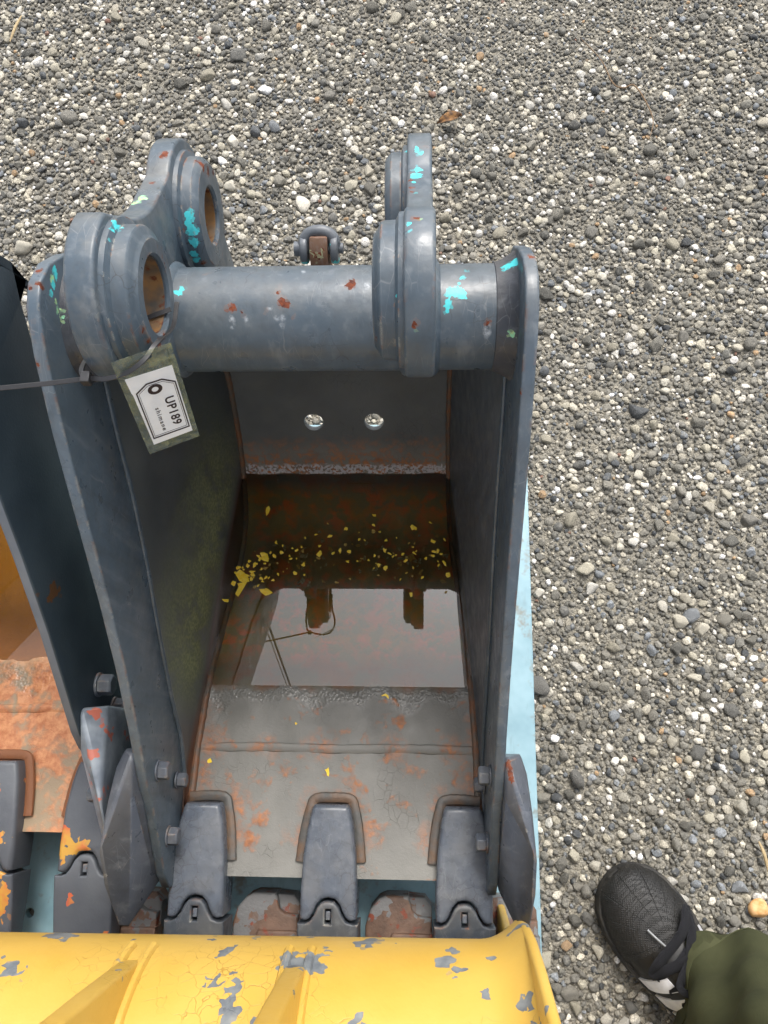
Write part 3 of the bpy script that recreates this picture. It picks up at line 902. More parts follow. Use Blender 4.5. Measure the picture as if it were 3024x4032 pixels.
# chips in the grey bucket's paint, in bucket coordinates (x, y, z, radius)
CH = {
    'boss_t': ((-0.2255, 0.3733, 0.7783, 0.0038), (-0.2262, 0.3676, 0.7827, 0.0025), (-0.2244, 0.376, 0.7737, 0.002), (-0.2254, 0.3558, 0.7843, 0.0015)),
    'collar_m': ((-0.321, 0.3946, 0.6825, 0.0044), (-0.3182, 0.3734, 0.6652, 0.0033), (-0.3169, 0.3681, 0.6612, 0.0033), (-0.321, 0.3785, 0.6707, 0.0027), (0.0805, 0.3559, 0.6475, 0.0032), (0.0826, 0.3529, 0.6475, 0.0018)),
    'collar_t': ((-0.321, 0.4045, 0.6807, 0.0039), (-0.321, 0.3913, 0.6798, 0.0041), (-0.321, 0.3809, 0.6813, 0.0035), (-0.321, 0.4007, 0.6762, 0.0033), (0.0823, 0.4196, 0.6633, 0.0046), (0.0784, 0.4196, 0.659, 0.0036), (0.0857, 0.4231, 0.6655, 0.0032)),
    'collar_r': ((-0.3204, 0.3999, 0.6723, 0.0021), (-0.3173, 0.3699, 0.6626, 0.0012), (-0.3204, 0.3947, 0.6722, 0.0015), (0.0803, 0.3578, 0.6492, 0.0014)),
    'lug_l_m': ((-0.3167, 0.35, 0.6456, 0.0037), (-0.3143, 0.3522, 0.6447, 0.0027), (-0.2441, 0.4665, 0.6958, 0.0045), (-0.249, 0.4595, 0.6989, 0.0033), (-0.2467, 0.4623, 0.6977, 0.003)),
    'lug_l_r': ((-0.3142, 0.3508, 0.6426, 0.0011), (-0.2369, 0.5334, 0.6757, 0.0038), (-0.2433, 0.4952, 0.6824, 0.0022)),
    'boss_r': ((-0.2087, 0.3039, 0.744, 0.0023), (-0.2076, 0.3029, 0.7334, 0.0023), (-0.207, 0.3113, 0.7137, 0.003), (-0.207, 0.3248, 0.7051, 0.0025), (-0.1948, 0.2954, 0.7521, 0.0018), (-0.207, 0.3825, 0.7406, 0.0009), (-0.207, 0.3824, 0.7343, 0.0009), (-0.207, 0.3816, 0.7289, 0.001), (-0.207, 0.3796, 0.7227, 0.0011), (-0.207, 0.3769, 0.7175, 0.001)),
    'strip_l_r': ((-0.3282, 0.3953, 0.6935, 0.0026), (-0.3216, 0.3767, 0.6976, 0.0026), (-0.3294, 0.3741, 0.698, 0.0016), (-0.3294, 0.3476, 0.688, 0.0009), (-0.3318, 0.3353, 0.6786, 0.0009), (-0.3305, 0.3181, 0.664, 0.0021), (-0.331, 0.3414, 0.6834, 0.0007)),
    'boss2_t': ((-0.2172, 0.4853, 0.6482, 0.0054), (-0.2188, 0.4809, 0.6442, 0.0048), (-0.216, 0.476, 0.6382, 0.0058), (-0.2166, 0.4702, 0.6282, 0.0042), (-0.2201, 0.4665, 0.6175, 0.0043), (-0.2201, 0.4653, 0.6084, 0.0043), (-0.2145, 0.4892, 0.6504, 0.0029)),
    'boss2_r': ((-0.2094, 0.5439, 0.6482, 0.0043), (-0.209, 0.5505, 0.6328, 0.0037), (-0.209, 0.5632, 0.6172, 0.0031), (-0.4026, 1.095, 0.0009, 0.0051), (-0.2129, 0.5435, 0.6531, 0.0023), (-0.2135, 0.467, 0.6019, 0.0027)),
    'tube_t': ((-0.2161, 0.3963, 0.6559, 0.0037), (-0.2134, 0.4007, 0.6559, 0.0034), (-0.2193, 0.398, 0.656, 0.0024), (0.0286, 0.3937, 0.6558, 0.006), (0.0347, 0.3926, 0.6557, 0.0057), (0.04, 0.3907, 0.6554, 0.0042), (0.0268, 0.3829, 0.6536, 0.0042), (0.025, 0.378, 0.6517, 0.0025), (0.0377, 0.4098, 0.6545, 0.0029), (0.0366, 0.4017, 0.6558, 0.0021), (0.0434, 0.418, 0.6517, 0.0018)),
    'tube_r': ((-0.1672, 0.3821, 0.6533, 0.003), (-0.1715, 0.3813, 0.653, 0.0018), (-0.1566, 0.3775, 0.6515, 0.0017), (-0.1374, 0.3786, 0.652, 0.0014), (-0.1953, 0.4186, 0.6514, 0.0014), (-0.1202, 0.3854, 0.6543, 0.0039), (-0.122, 0.3899, 0.6553, 0.0025), (-0.1259, 0.3957, 0.6559, 0.002), (-0.0614, 0.4032, 0.6557, 0.0036), (-0.0589, 0.4066, 0.6552, 0.0022), (0.0614, 0.3675, 0.6453, 0.0021), (-0.1123, 0.3732, 0.6492, 0.0011), (-0.1262, 0.4013, 0.6559, 0.0009)),
    'tube_c': ((-0.1673, 0.3729, 0.6491, 0.0022), (-0.1669, 0.3678, 0.6456, 0.0014), (-0.1556, 0.3728, 0.649, 0.0014), (-0.1222, 0.3732, 0.6493, 0.0018), (-0.1222, 0.3675, 0.6453, 0.0013), (0.0613, 0.3617, 0.6398, 0.0025), (0.0615, 0.3648, 0.643, 0.0025), (-0.0461, 0.4008, 0.6559, 0.0029), (-0.1337, 0.3812, 0.653, 0.0014), (-0.1043, 0.4204, 0.6506, 0.0011), (-0.1276, 0.3733, 0.6493, 0.0009)),
    'tube_m': ((0.0797, 0.3575, 0.6481, 0.0032),),
    'lug_r_t': ((-0.0017, 0.532, 0.6759, 0.0037), (0.0001, 0.528, 0.6765, 0.0033), (-0.0111, 0.544, 0.6619, 0.0026), (-0.0017, 0.5087, 0.6769, 0.004), (-0.0007, 0.4984, 0.6811, 0.0039), (-0.0025, 0.4873, 0.6864, 0.0021), (-0.0028, 0.4682, 0.6951, 0.0014), (-0.0076, 0.3578, 0.7939, 0.0023), (-0.0071, 0.3504, 0.7948, 0.002), (-0.0068, 0.3454, 0.7949, 0.0013), (-0.0164, 0.3335, 0.782, 0.001), (-0.0164, 0.3314, 0.7815, 0.0009), (-0.0154, 0.3126, 0.7746, 0.0014)),
    'lug_r_r': ((-0.0058, 0.5003, 0.6803, 0.0014), (-0.0057, 0.4913, 0.6844, 0.0014), (-0.0056, 0.4783, 0.6908, 0.0011), (-0.005, 0.4699, 0.6944, 0.0016), (-0.003, 0.2937, 0.7691, 0.0017), (-0.0033, 0.2923, 0.7672, 0.0014), (-0.002, 0.3638, 0.7925, 0.002), (0.0057, 0.5359, 0.6751, 0.0015), (-0.0671, 1.1198, -0.0017, 0.0048), (-0.0687, 1.1035, 0.0031, 0.0032), (-0.0329, 0.3027, 0.7365, 0.0009), (-0.0328, 0.3021, 0.7332, 0.0008), (0.0115, 0.281, 0.7307, 0.0011)),
    'lug_r_m': ((0.0009, 0.3637, 0.7925, 0.002), (-0.0026, 0.2906, 0.7648, 0.0013)),
    'strip_r_r': ((0.0964, 0.4053, 0.6897, 0.0024), (0.0956, 0.4109, 0.6847, 0.0017), (0.088, 0.3014, 0.6439, 0.0012)),
    'cut_r': ((-0.4049, -0.2259, 0.1019, 0.0038), (-0.408, -0.233, 0.083, 0.0038), (-0.4048, -0.2209, 0.1105, 0.0025)),
    'cut2_r': ((0.1053, -0.0123, 0.3185, 0.0032), (0.1057, -0.0183, 0.3182, 0.0032), (0.1066, -0.0248, 0.3175, 0.0026), (0.105, -0.0073, 0.3184, 0.0027)),
    'shk_t': ((-0.1291, 0.5609, 0.4885, 0.0027), (-0.1154, 0.4997, 0.5657, 0.002), (-0.1008, 0.5603, 0.4922, 0.0027), (-0.0915, 0.5049, 0.5607, 0.0022), (-0.1743, 0.9453, 0.0045, 0.0029)),
    'shk_r': ((-0.1208, 0.5068, 0.5588, 0.002), (-0.0874, 0.4985, 0.5667, 0.002)),
}

def grey_materials():
    g = {}
    g['paint'] = paint('grey_paint', wear=0.0, crackle=0.5)
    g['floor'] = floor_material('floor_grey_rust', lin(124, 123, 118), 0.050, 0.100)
    g['wall_l'] = algae_wall()
    g['wall_r'] = paint('wall_grey', base=lin(92, 98, 105), rough=0.42, dust=0.05)
    g['strip_l'] = paint('strip_paint_left', edge=0.8, base=lin(82, 96, 108), rust=CH['strip_l_r'], mint=CH['collar_m'], turq=CH['collar_t'], crackle=0.3)
    g['strip_r'] = paint('strip_paint_right', edge=0.5, base=lin(80, 93, 105), rust=CH.get('strip_r_r', ()), turq=CH.get('strip_r_t', ()), crackle=0.3)
    g['tube'] = paint('tube_paint', rust=CH.get('tube_r', ()), turq=CH.get('tube_t', ()), chalk=CH.get('tube_c', ()), mint=CH.get('tube_m', ()), crackle=0.55)
    g['collar'] = paint('collar_paint', base=lin(66, 70, 78), mint=[(x, y, z, r * 1.5) for x, y, z, r in CH['collar_m']], turq=[(x, y, z, r * 1.6) for x, y, z, r in CH['collar_t']], rust=[(x, y, z, r * 1.3) for x, y, z, r in CH['collar_r']], bumpiness=0.8)
    g['lug_l'] = paint('lug_paint_left', edge=0.9, turq=CH.get('lug_l_t', ()), rust=CH.get('lug_l_r', ()), mint=CH.get('lug_l_m', ()), crackle=0.8, dust=0.35)
    g['lug_r'] = paint('lug_paint_right', edge=0.7, turq=CH.get('lug_r_t', ()), rust=CH.get('lug_r_r', ()), mint=CH.get('lug_r_m', ()), crackle=0.4)
    g['boss_l'] = paint('boss_paint_front', edge=0.5, turq=CH.get('boss_t', ()), rust=CH.get('boss_r', ()), crackle=0.7)
    g['boss2_l'] = paint('boss_paint_rear', edge=0.6, turq=CH.get('boss2_t', ()), rust=CH.get('boss2_r', ()), crackle=0.9)
    k = Mat('bare_bore')
    col = k.mix(k.ramp(k.noise(40, 5.0), 0.40, 0.62), lin(96, 90, 82), lin(150, 112, 70))
    col = k.mix(k.ramp(k.noise(120, 5.0), 0.58, 0.68), col, lin(104, 52, 28))
    k.bsdf(col, 0.4, k.noise(300, 4.0), 0.2, 0.0006, metal=0.3)
    g['bore'] = k.m
    k = Mat('rusty_weld')
    col = k.mix(k.ramp(k.noise(60, 5.0), 0.4, 0.62), lin(92, 84, 75), lin(122, 84, 60))
    k.bsdf(col, 0.6, k.noise(260, 5.0), 0.5, 0.001)
    g['weld'] = k.m
    k = Mat('adapter_weld_paint')
    col = k.mix(k.ramp(k.noise(40, 3.0), 0.42, 0.62), lin(80, 79, 76), lin(104, 82, 64))
    k.bsdf(col, 0.5, k.noise(120, 3.0), 0.5, 0.0015)
    g['adapter_weld'] = k.m
    g['cutter_l'] = paint('cutter_paint', edge=0.2, base=lin(74, 79, 88), rust=CH.get('cut_r', ()), crackle=0.15, dust=0.06)
    g['cutter_r'] = paint('cutter_paint_scraped', edge=0.6, base=lin(74, 79, 88), rust=CH.get('cut2_r', ()), crackle=0.15, dust=0.06)
    g['bolt'] = paint('bolt_paint', edge=0.5, base=lin(84, 91, 102), crackle=0.0, dust=0.2)
    ap = paint('adapter_paint', edge=0.9, base=lin(92, 100, 112), crackle=0.6, rough=0.26, dust=0.12)
    g['adapter'] = [ap, ap, ap]
    tp = paint('tip_paint', edge=0.8, base=lin(64, 70, 78), crackle=0.3, rough=0.4, dust=0.15)
    g['tip'] = [tp, tp, tp]
    g['eye'] = paint('eye_rust', base=lin(106, 76, 58), wear=1.2, rough=0.7)
    g['shackle'] = paint('shackle_paint', base=lin(92, 98, 106), turq=((XC - 0.019, 0.556, 0.472, 0.009), (XC + 0.018, 0.556, 0.473, 0.009), (XC + 0.012, 0.566, 0.497, 0.003)), rust=((XC - 0.0225, 0.553, 0.468, 0.005), (XC + 0.0225, 0.553, 0.468, 0.005)), wear=0.1)
    return g

GREY = build_bucket('excavator_bucket', 'slate grey bucket with chipped turquoise underpaint, rainwater inside and a laminated tag', grey_materials(), True, 3)

def orange_materials():
    g = {}
    pt = paint('left_bucket_paint', edge=0.8, base=lin(78, 86, 96), wear=0.05, crackle=0.5)
    dark = paint('left_bucket_dark', base=lin(48, 56, 62), rough=0.5, wear=0.10, crackle=0.3, dust=0.06)
    g['paint'] = dark
    g['floor'] = floor_material('floor_orange_rust', lin(148, 130, 106), 0.19, 0.105, True, True)
    for q in ('wall_l', 'wall_r'): g[q] = dark
    g['strip_l'] = pt
    g['strip_r'] = shaded_face('left_bucket_strip')
    for q in ('tube', 'collar', 'bolt'): g[q] = pt
    k = Mat('left_weld'); k.bsdf(lin(120, 76, 48), 0.7, k.noise(200, 4.0), 0.4, 0.001); g['weld'] = k.m
    RED = [(0.118, 0.012, 0.296, 0.012), (0.124, -0.02, 0.305, 0.012), (0.122, -0.085, 0.30, 0.010), (0.128, -0.11, 0.29, 0.006)]
    g['cutter_l'] = pt
    k2 = paint_red('left_cutter_paint')
    g['cutter_r'] = k2
    g['adapter'] = [pt, paint_ochre('left_adapter_ochre'), paint_ochre('left_adapter_paint')]
    g['tip'] = [pt, paint_ochre('left_tip_ochre', 0.10), paint_ochre('left_tip_paint', -0.02)]
    return g

def shaded_face(name):
    """gap shade painted dark on the plate's face, worn grey on its rim"""
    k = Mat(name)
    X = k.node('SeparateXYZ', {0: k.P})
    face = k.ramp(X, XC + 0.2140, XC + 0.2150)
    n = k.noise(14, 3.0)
    c1 = k.mix(k.ramp(n, 0.3, 0.7), lin(40, 52, 62), lin(56, 68, 77))  # face colour darkened to stand for the shade between the buckets
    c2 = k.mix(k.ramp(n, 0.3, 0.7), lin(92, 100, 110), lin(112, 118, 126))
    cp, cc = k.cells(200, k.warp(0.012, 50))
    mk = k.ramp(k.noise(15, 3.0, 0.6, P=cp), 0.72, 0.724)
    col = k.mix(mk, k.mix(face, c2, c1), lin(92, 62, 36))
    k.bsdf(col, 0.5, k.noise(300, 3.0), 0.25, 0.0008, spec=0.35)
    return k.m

def paint_ochre(name, amt=0.0):
    k = Mat(name)
    cp, cc = k.cells(170, k.warp(0.012, 50))
    n = k.noise(20, 4.0, 0.6, P=cp)
    base = k.mix(k.ramp(k.noise(12), 0.3, 0.7), lin(74, 78, 86), lin(94, 98, 104))
    mk = k.ramp(n, 0.600 - amt, 0.604 - amt)
    col = k.mix(mk, base, k.mix(k.ramp(k.noise(30), 0.42, 0.58), lin(196, 150, 66), lin(196, 98, 66)))
    k.bsdf(col, 0.48, k.math('SUBTRACT', k.noise(90, 4.0), k.math('MULTIPLY', mk, 0.5)), 0.4, 0.0012)
    return k.m

def paint_red(name):
    k = Mat(name)
    cp, cc = k.cells(170, k.warp(0.012, 50))
    n = k.noise(24, 4.0, 0.6, P=cp)
    mk = k.ramp(n, 0.595, 0.598)
    col = k.mix(mk, k.mix(k.ramp(k.noise(30), 0.4, 0.65), lin(98, 106, 116), lin(132, 140, 147)), lin(168, 96, 80))
    k.bsdf(col, 0.42, k.math('SUBTRACT', k.noise(90, 4.0), k.math('MULTIPLY', mk, 0.5)), 0.4, 0.0012)
    return k.m

LEFT = build_bucket('excavator_bucket', 'dark bucket with an orange rusted floor beside the tagged one', orange_materials(), False, 5)
LEFT.location = Vector(LEFT.location) + Vector((-0.504, 0.050, 0.0))

# ------------------------------------------------------------------ water and paint flakes
def water_material(name, tint, amount):
    k = Mat(name)
    tr = k.nt.nodes.new('ShaderNodeBsdfTransparent'); tr.inputs[0].default_value = tint
    gl = k.nt.nodes.new('ShaderNodeBsdfGlossy'); gl.inputs['Roughness'].default_value = 0.0
    fr = k.node('Fresnel', {'IOR': amount})
    mx = k.nt.nodes.new('ShaderNodeMixShader')
    k.nt.links.new(fr, mx.inputs[0]); k.nt.links.new(tr.outputs[0], mx.inputs[1]); k.nt.links.new(gl.outputs[0], mx.inputs[2])
    k.nt.links.new(mx.outputs[0], k.out.inputs[0])
    return k.m

def build_water(z, off, label, mat):
    prof = [p for p in spline(PROFILE, 6)]
    ys = [p for p in prof if p[1] < z and p[0] > 0.0]
    y0, y1 = min(p[0] for p in ys) - 0.004, max(p[0] for p in ys) + 0.004
    rows = []
    for i in range(25):
        y = y0 + (y1 - y0) * i / 24
        # inner half width of the slanted walls at this height
        w = np.interp(y, [p[0] for p in PROFILE[:13]], [p[2] for p in PROFILE[:13]])
        edge = 0.0035 + 0.004 * (1 if 3 < i < 21 else 0)
        rows.append([(XC + (w + edge) * (2 * j / 14 - 1) + off[0], y + off[1], z + off[2]) for j in range(15)])
    o = link('water', grid(rows), mat)
    tag(o, label, kind='structure')
    return o
build_water(0.100, (0, 0, 0), 'brown rainwater pooled in the grey bucket', water_material('pool_water', (0.99, 0.93, 0.76, 1), 2.15))
build_water(0.103, (-0.504, 0.05, 0), 'rust brown rainwater pooled in the dark bucket', water_material('pool_water_rusty', (0.95, 0.82, 0.55, 1), 1.9))

def flake_mesh(rng, r):
    n = rng.randint(5, 8)
    pts, a = [], rng.uniform(0, 6.28)
    ex = rng.uniform(0.45, 1.0)
    for i in range(n):
        a2 = a + 2 * math.pi * (i + rng.uniform(-0.3, 0.3)) / n
        q = r * rng.uniform(0.35, 1.30)
        pts.append((q * math.cos(a2), q * math.sin(a2) * ex))
    t = 0.0003
    cz = lambda x, y: 0.12 * (x * x) / max(r, 1e-4)
    top = [(x, y, t + cz(x, y)) for x, y in pts]; bot = [(x, y, cz(x, y)) for x, y in pts]
    faces = [tuple(range(n)), tuple(range(2 * n - 1, n - 1, -1))] + [(i, n + i, n + (i + 1) % n, (i + 1) % n) for i in range(n)]
    return from_faces(top + bot, faces)

def build_flakes():
    rng = random.Random(21)
    def fm(name, a, b, rough):
        k = Mat(name)
        k.bsdf(k.mix(k.ramp(k.noise(300, 3.0), 0.4, 0.6), a, b), rough)
        return k.m
    yel = fm('flake_yellow', lin(255, 212, 44), lin(255, 224, 84), 0.4)
    och = fm('flake_ochre', lin(150, 122, 54), lin(176, 150, 70), 0.5)
    dul = fm('flake_dull', lin(112, 108, 82), lin(150, 146, 116), 0.6)
    prof = spline(PROFILE, 6)
    fz = lambda y: float(np.interp(y, [p[0] for p in prof[:90]], [p[1] for p in prof[:90]]))
    def put(x, y, z, r, m, lab, grp):
        o = link('paint_flake', flake_mesh(rng, r), m, None, smooth=False)
        o.location = (x, y, z); o.rotation_euler = (rng.uniform(-0.06, 0.06), rng.uniform(-0.06, 0.06), rng.uniform(0, 6.28))
        tag(o, lab, 'paint flake', grp)
    FL = ('small yellow paint flake floating among the drift on the rainwater', 'yellow flakes floating on the rainwater')
    SK = ('dull olive paint flake sunk under the brown rainwater', 'dull flakes sunk in the rainwater')
    # the large torn pieces drifted to the left wall
    BIG = [(-0.272, 0.242, 0.0105, 'longest yellow paint flake floating by the left bucket wall'), (-0.268, 0.259, 0.0110, 'broad torn yellow flake in the left drift of floating flakes'),
           (-0.232, 0.234, 0.0090, 'pale yellow flake at the edge of the sky reflection, left drift'), (-0.240, 0.291, 0.0080, 'upright yellow flake at the top of the left drift'),
           (-0.238, 0.366, 0.0062, 'lone yellow flake floating near the back wall'), (-0.293, 0.223, 0.0056, 'small yellow flake stuck against the left waterline'),
           (-0.046, 0.081, 0.0066, 'yellow flake on the wet front rim, right of centre'), (-0.192, 0.078, 0.0042, 'tiny yellow flake on the wet front rim, left of centre')]
    for x, y, r, lab in BIG:
        put(x, y, max(0.1003, fz(y) + 0.0008), r * 1.15, yel, lab, None)
    DRY = [(-0.176, 0.042, 0.0042, 'yellow flake on the dry rusty floor above the cross weld'), (-0.296, -0.011, 0.0050, 'yellow flake on the dry floor beside the left side bolts'), (-0.127, -0.023, 0.0060, 'yellow flake on the dry floor behind the middle tooth adapter')]
    for x, y, r, lab in DRY:
        put(x, y, fz(y) + 0.0008, r, yel, lab, None)
    pts = [(-0.069, 0.359), (0.046, 0.264), (-0.253, 0.279), (-0.280, 0.273), (-0.256, 0.264), (-0.131, 0.298), (-0.121, 0.301), (-0.178, 0.279), (-0.006, 0.298), (0.023, 0.294), (0.030, 0.302), (0.023, 0.317),
           (-0.052, 0.302), (-0.138, 0.324), (-0.189, 0.301), (-0.216, 0.264), (-0.190, 0.266), (-0.006, 0.339), (0.019, 0.347), (-0.070, 0.343), (0.040, 0.283), (-0.153, 0.298), (0.012, 0.290), (-0.020, 0.286), (-0.262, 0.284)]
    for x, y in pts:
        put(x, y, 0.1003, rng.uniform(0.0032, 0.0062), yel, *FL)
    for _ in range(75):
        y = rng.gauss(0.288, 0.020); x = rng.uniform(-0.265, 0.045)
        y += 0.022 * math.sin((x + 0.26) * 9) - 0.01
        put(x, y, 0.1003, rng.uniform(0.0014, 0.0042), rng.choice((yel, yel, yel, och)), *FL)
    for _ in range(26):
        put(rng.gauss(-0.252, 0.018), rng.gauss(0.262, 0.014), 0.1003, rng.uniform(0.002, 0.0065), rng.choice((yel, yel, och)), *FL)
    for _ in range(60):
        y = rng.gauss(0.300, 0.026); x = rng.uniform(-0.275, 0.045)
        put(x, y, fz(y) + 0.003, rng.uniform(0.0022, 0.0068), rng.choice((och, dul, dul)), *SK)
build_flakes()

# ------------------------------------------------------------------ laminated tag and cable tie
def build_tag():
    P0 = Vector((-0.2238, 0.2697, 0.7585)); TR = Vector((-0.1841, 0.2898, 0.7513)); BL = Vector((-0.2331, 0.2425, 0.6446))
    e1 = (TR - P0).normalized()
    e2 = (BL - P0); e2 = (e2 - e1 * e2.dot(e1)).normalized()
    nz = -e1.cross(e2)                               # towards the viewer
    if nz.z < 0: nz = -nz
    M = Matrix((( e1.x, e2.x, nz.x, P0.x), (e1.y, e2.y, nz.y, P0.y), (e1.z, e2.z, nz.z, P0.z), (0, 0, 0, 1)))
    r = root('laminated_tag', P0, 'laminated plastic tag printed UP189 hanging from the left hinge lug', 'tag')
    def sag(a, b):
        return 0.0
    def sheet(outline, holes, z0, z1, name, mat, parent, bev=0.0):
        cuv = flat(outline, holes, z0, z1, 'Z', 0.00004)
        bm = bmesh.new(); bm.from_mesh(cuv)
        bmesh.ops.triangulate(bm, faces=bm.faces)
        bmesh.ops.subdivide_edges(bm, edges=[e for e in bm.edges if e.calc_length() > 0.5], cuts=1, use_grid_fill=False)
        bmesh.ops.triangulate(bm, faces=bm.faces)
        for v in bm.verts:
            a, b, c = v.co
            v.co = M @ Vector((a, b, c + sag(a, b)))
        bmesh.ops.recalc_face_normals(bm, faces=bm.faces)
        bm.to_mesh(cuv); bm.free()
        return link(name, cuv, mat, parent, smooth=False)
    k = Mat('laminate_film')
    tr = k.nt.nodes.new('ShaderNodeBsdfTransparent'); tr.inputs[0].default_value = (0.90, 0.92, 0.86, 1)
    b = k.nt.nodes.new('ShaderNodeBsdfPrincipled'); b.inputs['Roughness'].default_value = 0.22
    col = k.mix(k.ramp(k.noise(90, 5.0), 0.4, 0.62), lin(150, 158, 154), lin(176, 180, 148))
    k.nt.links.new(col, b.inputs['Base Color'])
    mx = k.nt.nodes.new('ShaderNodeMixShader')
    fac = k.ramp(k.noise(140, 5.0, 0.7), 0.42, 0.7, 0.16, 0.42)
    k.nt.links.new(fac, mx.inputs[0]); k.nt.links.new(tr.outputs[0], mx.inputs[1]); k.nt.links.new(b.outputs[0], mx.inputs[2])
    k.nt.links.new(mx.outputs[0], k.out.inputs[0])
    film = k.m
    k = Mat('tag_paper'); k.bsdf(k.mix(k.ramp(k.noise(60), 0.3, 0.7), lin(226, 228, 230), lin(238, 239, 240)), 0.5); paper = k.m
    k = Mat('tag_ink'); k.bsdf(lin(40, 30, 36), 0.5); ink = k.m
    KA, KB = 1.05, 1.603
    mm = lambda L: [(a * KA / 1000, b * KB / 1000) for a, b in L]
    W, Ln = 43.5, 73.0
    hole = [(0.0262 + 0.0032 * math.cos(t * math.pi / 8), 0.0066 + 0.0022 * math.sin(t * math.pi / 8)) for t in range(16)]
    pouch = sheet(mm([(0, 0), (W, 0), (W - 0.2, 6.9), (W - 2.5, 7.2), (W, 7.6), (W, Ln), (0.6, Ln), (0.2, 40)]), [hole], -0.00025, 0.0, 'pouch', film, r)
    pap = sheet(mm([(4.3, 13), (39.4, 13.8), (39.3, 66), (6.6, 66.2), (5.7, 25), (5.2, 24)]), [], 0.00025, 0.00040, 'paper_card', paper, r)
    def frame(pts, w, name):
        c = np.mean(pts, axis=0)
        inn = []
        n = len(pts)
        P = np.array(pts, float)
        for i in range(n):
            a, b_, d = P[i - 1], P[i], P[(i + 1) % n]
            t1 = (b_ - a) / np.linalg.norm(b_ - a); t2 = (d - b_) / np.linalg.norm(d - b_)
            n1 = np.array([-t1[1], t1[0]]); n2 = np.array([-t2[1], t2[0]])
            if n1 @ (c - b_) < 0: n1, n2 = -n1, -n2
            m = (n1 + n2); m /= (m @ n1)
            inn.append(tuple(b_ + m * w))
        sheet(mm(pts), [mm(inn)], 0.00060, 0.00068, name, ink, pap)
    out = [(7.9, 24.5), (17.4, 20.0), (29.3, 20.2), (38.4, 24.9), (38.3, 61.9), (7.9, 61.7)]
    frame(out, 1.0, 'printed_border')
    inner = [(9.7, 25.6), (17.9, 21.8), (28.9, 22.0), (36.6, 26.0), (36.5, 60.0), (9.7, 59.9)]
    frame(inner, 0.28, 'printed_line')
    sheet([(0.0233 + 0.0058 * math.cos(t * math.pi / 18), 0.0414 + 0.0056 * math.sin(t * math.pi / 18)) for t in range(36)],
          [[(0.0233 + 0.0027 * math.cos(t * math.pi / 12), 0.0414 + 0.0027 * math.sin(t * math.pi / 12)) for t in range(24)]], 0.00060, 0.00068, 'printed_eyelet', ink, pap)
    def text(body, a0, b0, length, height, name, spacing=1.0, bold=0.0):
        cu = bpy.data.curves.new('t', 'FONT'); cu.body = body; cu.size = 1.0; cu.space_character = spacing; cu.offset = bold; cu.fill_mode = 'FRONT' if hasattr(cu, 'fill_mode') else cu.fill_mode
        co = bpy.data.objects.new('t', cu); COL.objects.link(co)
        dg = bpy.context.evaluated_depsgraph_get(); dg.update()
        me = bpy.data.meshes.new_from_object(co.evaluated_get(dg))
        bpy.data.objects.remove(co); bpy.data.curves.remove(cu)
        xs = [v.co.x for v in me.vertices]; ys = [v.co.y for v in me.vertices]
        sx = length / (max(xs) - min(xs)); sy = height / (max(ys) - min(ys)); mx_, my_ = min(xs), min(ys)
        for v in me.vertices:                        # reads down the tag, tops of the letters to the right
            b_ = b0 + (v.co.x - mx_) * sx; a_ = a0 + (v.co.y - my_) * sy
            v.co = M @ Vector((a_, b_, 0.00070))
        me.materials.clear()
        link(name, me, ink, pap, smooth=False)
    text('UP189', 0.0275, 0.0548, 0.0356, 0.0078, 'printed_code', 1.12, 0.022)
    text('shimane', 0.0180, 0.0628, 0.0295, 0.0038, 'printed_word', 1.35, 0.012)

def build_tie():
    k = Mat('cable_tie_plastic'); k.bsdf(lin(44, 44, 46), 0.38, k.noise(200), 0.1, 0.0004); m = k.m
    r = root('cable_tie', (-0.252, 0.271, 0.731), 'black plastic cable tie looped through the left lug and tag', 'cable tie')
    path = spline([(-0.200, 0.356, 0.7035), (-0.200, 0.336, 0.7045), (-0.1985, 0.318, 0.718), (-0.1955, 0.302, 0.738), (-0.197, 0.290, 0.748), (-0.2013, 0.2795, 0.7498), (-0.209, 0.2715, 0.7485), (-0.220, 0.268, 0.744), (-0.236, 0.268, 0.737), (-0.252, 0.2705, 0.7325),
                   (-0.275, 0.2665, 0.7345), (-0.300, 0.2615, 0.7385), (-0.340, 0.254, 0.745), (-0.40, 0.243, 0.7535), (-0.455, 0.232, 0.758)], 8)
    link('strap', sweep(path, [(-0.0019, -0.0006), (0.0019, -0.0006), (0.0019, 0.0006), (-0.0019, 0.0006)], up=(0, -0.4, 1)), m, r, 0.0003)
    c = Vector((-0.2525, 0.2705, 0.7330))
    hd = hull([tuple(c + Vector((sx * 0.0036, sy * 0.0046, sz * 0.0042))) for sx in (-1, 1) for sy in (-1, 1) for sz in (-1, 1)])
    link('locking_head', hd, m, r, 0.0007)
    link('tail_inside', sweep(spline([(-0.2530, 0.2690, 0.7305), (-0.2590, 0.2800, 0.7300), (-0.2600, 0.3050, 0.7150), (-0.2550, 0.3250, 0.7070), (-0.2350, 0.3360, 0.7035), (-0.2050, 0.350, 0.7022)], 6), [(-0.0019, -0.0006), (0.0019, -0.0006), (0.0019, 0.0006), (-0.0019, 0.0006)], up=(0, -0.4, 1)), m, r)
build_tag()
build_tie()

